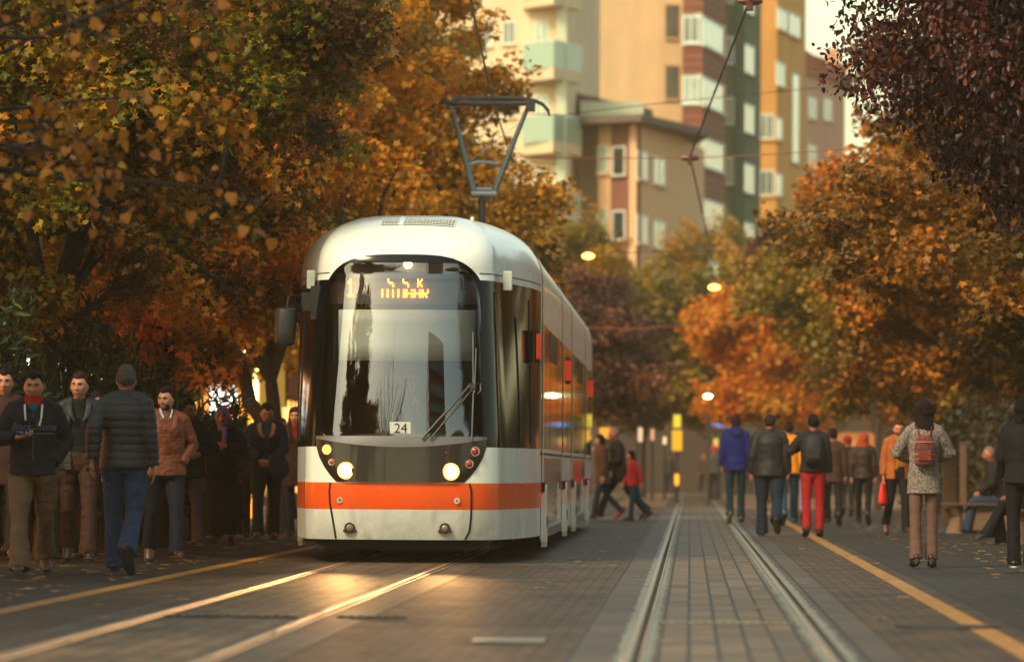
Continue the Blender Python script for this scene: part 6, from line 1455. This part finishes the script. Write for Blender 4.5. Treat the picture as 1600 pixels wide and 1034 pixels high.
def build_furniture():
    # bench with concrete ends
    p = G(1532, 833); wood = mat('bench_wood', S((70,46,34)), rough=.6, var=.25, vscale=10); con = mat('bench_concrete', S((112,84,64)), rough=.85, var=.15)
    b = empty('bench', (p[0]+.25, p[1]+.1, 0), 'low bench with a curved concrete base and wooden seat under the older man', 'bench')
    g = MB()
    for k in range(4): g.box((0, -.21+.14*k, .44), (1.7,.11,.045))
    g.build('seat', wood, b, bevel=.008)
    for s in (-1, 1):
        g = MB(); g.tube([(s*.62,0,0),(s*.62,0,.05),(s*.60,0,.25),(s*.66,0,.41)], [.16,.14,.10,.15], 14, r2=[.24,.22,.16,.24]); g.build('leg', con, b)
    g = MB(); g.box((0,0,.20), (1.05,.30,.34)); g.build('base', con, b, bevel=.03)
    pl = empty('planter', (p[0]+1.35, p[1]+.2, 0), 'dark box planter at the right end of the bench', 'planter'); g = MB(); g.box((0,0,.25), (.55,.9,.50)); g.box((0,0,.52), (.62,.97,.05)); g.build('box', mat('planter_paint', S((44,36,30)), rough=.6), pl, bevel=.01)
    g = MB(); g.ell((0,0,.53), (.26,.42,.07)); g.build('soil', mat('soil', S((50,38,28)), rough=1), pl)
    b2p = G(1600, 850); b2 = empty('bench', (b2p[0]+.45, b2p[1], 0), 'second bench, mostly outside the right edge', 'bench'); g = MB()
    for k in range(4): g.box((0, -.21+.14*k, .44), (1.3,.11,.045))
    g.build('seat', wood, b2, bevel=.008)
    for s in (-1, 1):
        g = MB(); g.tube([(s*.5,0,0),(s*.5,0,.41)], [.13,.13], 12); g.build('leg', con, b2)
    # planters on the left
    for px_, py_, w, lb in ((88,856,1.5,'long dark box planter on the pavement right of the hoodie man'),(238,846,1.4,'dark box planter behind the tan leather jacket'),(330,836,1.2,'dark low planter behind the headscarf woman')):
        q = G(px_, py_-6); pl = empty('planter', (q[0]-.3, q[1]+1.5, 0), lb, 'planter', 'box planters along the left pavement')
        g = MB(); g.box((0,0,.30), (w,.55,.60)); g.box((0,0,.62), (w+.08,.62,.06)); g.build('box', mat('planter_green', S((26,30,26)), rough=.5, var=.15), pl, bevel=.012)
        g = MB(); g.ell((0,0,.62), (w*.45,.24,.09)); g.build('soil', mat('soil', S((50,38,28)), rough=1), pl)
    # pale bollards / tree guards on the right
    for px_, py_, Y, h, lb in ((1505,800,84,1.45,'pale wooden post left of the seated man, behind the speckled coat'),(1484,810,80,1.35,'wide pale wooden post just right of the speckled coat')):
        q = W(px_, 733, Y); w = .12 if px_ > 1500 else .24; o = empty('wooden_post', (q[0], Y, 0), lb, 'post'); g = MB(); g.box((0,0,h/2), (w,.12,h)); g.build('shaft', mat('post_wood', S((100,70,46)), rough=.7, var=.2), o, bevel=.01); g = MB(); g.box((0,0,h+.02), (w+.03,.15,.04)); g.build('cap', mat('post_wood', S((100,70,46)), rough=.7, var=.2), o)
# ------------------------------------------------------------------ light
w = bpy.data.worlds.new('World'); sc.world = w; w.use_nodes = True; nt = w.node_tree; nt.nodes.clear()
SUN_EL, SUN_AZ = radians(40), radians(214)     # azimuth clockwise from +Y: behind the viewpoint, slightly left
sk = N(nt, 'ShaderNodeTexSky', sky_type='NISHITA'); sk.sun_disc = False; sk.sun_elevation = SUN_EL; sk.sun_rotation = SUN_AZ; sk.air_density = 1.3; sk.dust_density = 2.0; sk.ozone_density = 1.0
mx = N(nt, 'ShaderNodeMix', data_type='RGBA', blend_type='MULTIPLY'); mx.inputs[0].default_value = 1; mx.inputs[7].default_value = (1.10,1.02,.74,1)
bg = N(nt, 'ShaderNodeBackground', Strength=.15); out = N(nt, 'ShaderNodeOutputWorld')
nt.links.new(sk.outputs[0], mx.inputs[6]); nt.links.new(mx.outputs[2], bg.inputs[0]); nt.links.new(bg.outputs[0], out.inputs[0])
sd = bpy.data.lights.new('sun', 'SUN'); sd.energy = 1.8; sd.angle = radians(14); sd.color = (1, .86, .58)
so = bpy.data.objects.new('sun', sd); COL.objects.link(so)
dirv = Vector((sin(SUN_AZ)*cos(SUN_EL), cos(SUN_AZ)*cos(SUN_EL), sin(SUN_EL)))
so.rotation_euler = (-dirv).to_track_quat('-Z', 'Y').to_euler(); so.location = (0,0,30)
vs = sc.view_settings; sc.display_settings.display_device = 'sRGB'; vs.view_transform = 'Standard'; vs.look = 'None'; vs.gamma = 1; vs.exposure = 0.84; vs.use_curve_mapping = False
sc.render.engine = 'CYCLES'; sc.cycles.use_denoising = True; sc.cycles.max_bounces = 6; sc.cycles.transparent_max_bounces = 12; sc.cycles.sample_clamp_indirect = 4
sc.cycles.diffuse_bounces = 3; sc.cycles.glossy_bounces = 3; sc.cycles.caustics_reflective = False; sc.cycles.caustics_refractive = False
hz = MB(); hz.box((0, 650, 29), (1900, 1800, 62)); ho = hz.build('haze', None if False else bpy.data.materials.new('haze_air'), smooth=False); tag(ho, kind='stuff')
hm = ho.data.materials[0]; hm.use_nodes = True; hn = hm.node_tree; hn.nodes.clear(); ho_ = hn.nodes.new('ShaderNodeOutputMaterial'); pv_ = hn.nodes.new('ShaderNodeVolumePrincipled')
pv_.inputs['Color'].default_value = (1, .80, .50, 1); pv_.inputs['Density'].default_value = .00050; pv_.inputs['Anisotropy'].default_value = .1; hn.links.new(pv_.outputs[0], ho_.inputs['Volume'])
import time as _t
for f_ in (build_people, build_tram, build_furniture, build_ground, build_buildings, build_wires, build_trees):
    t0 = _t.time(); f_(); print(f_.__name__, round(_t.time()-t0, 1))
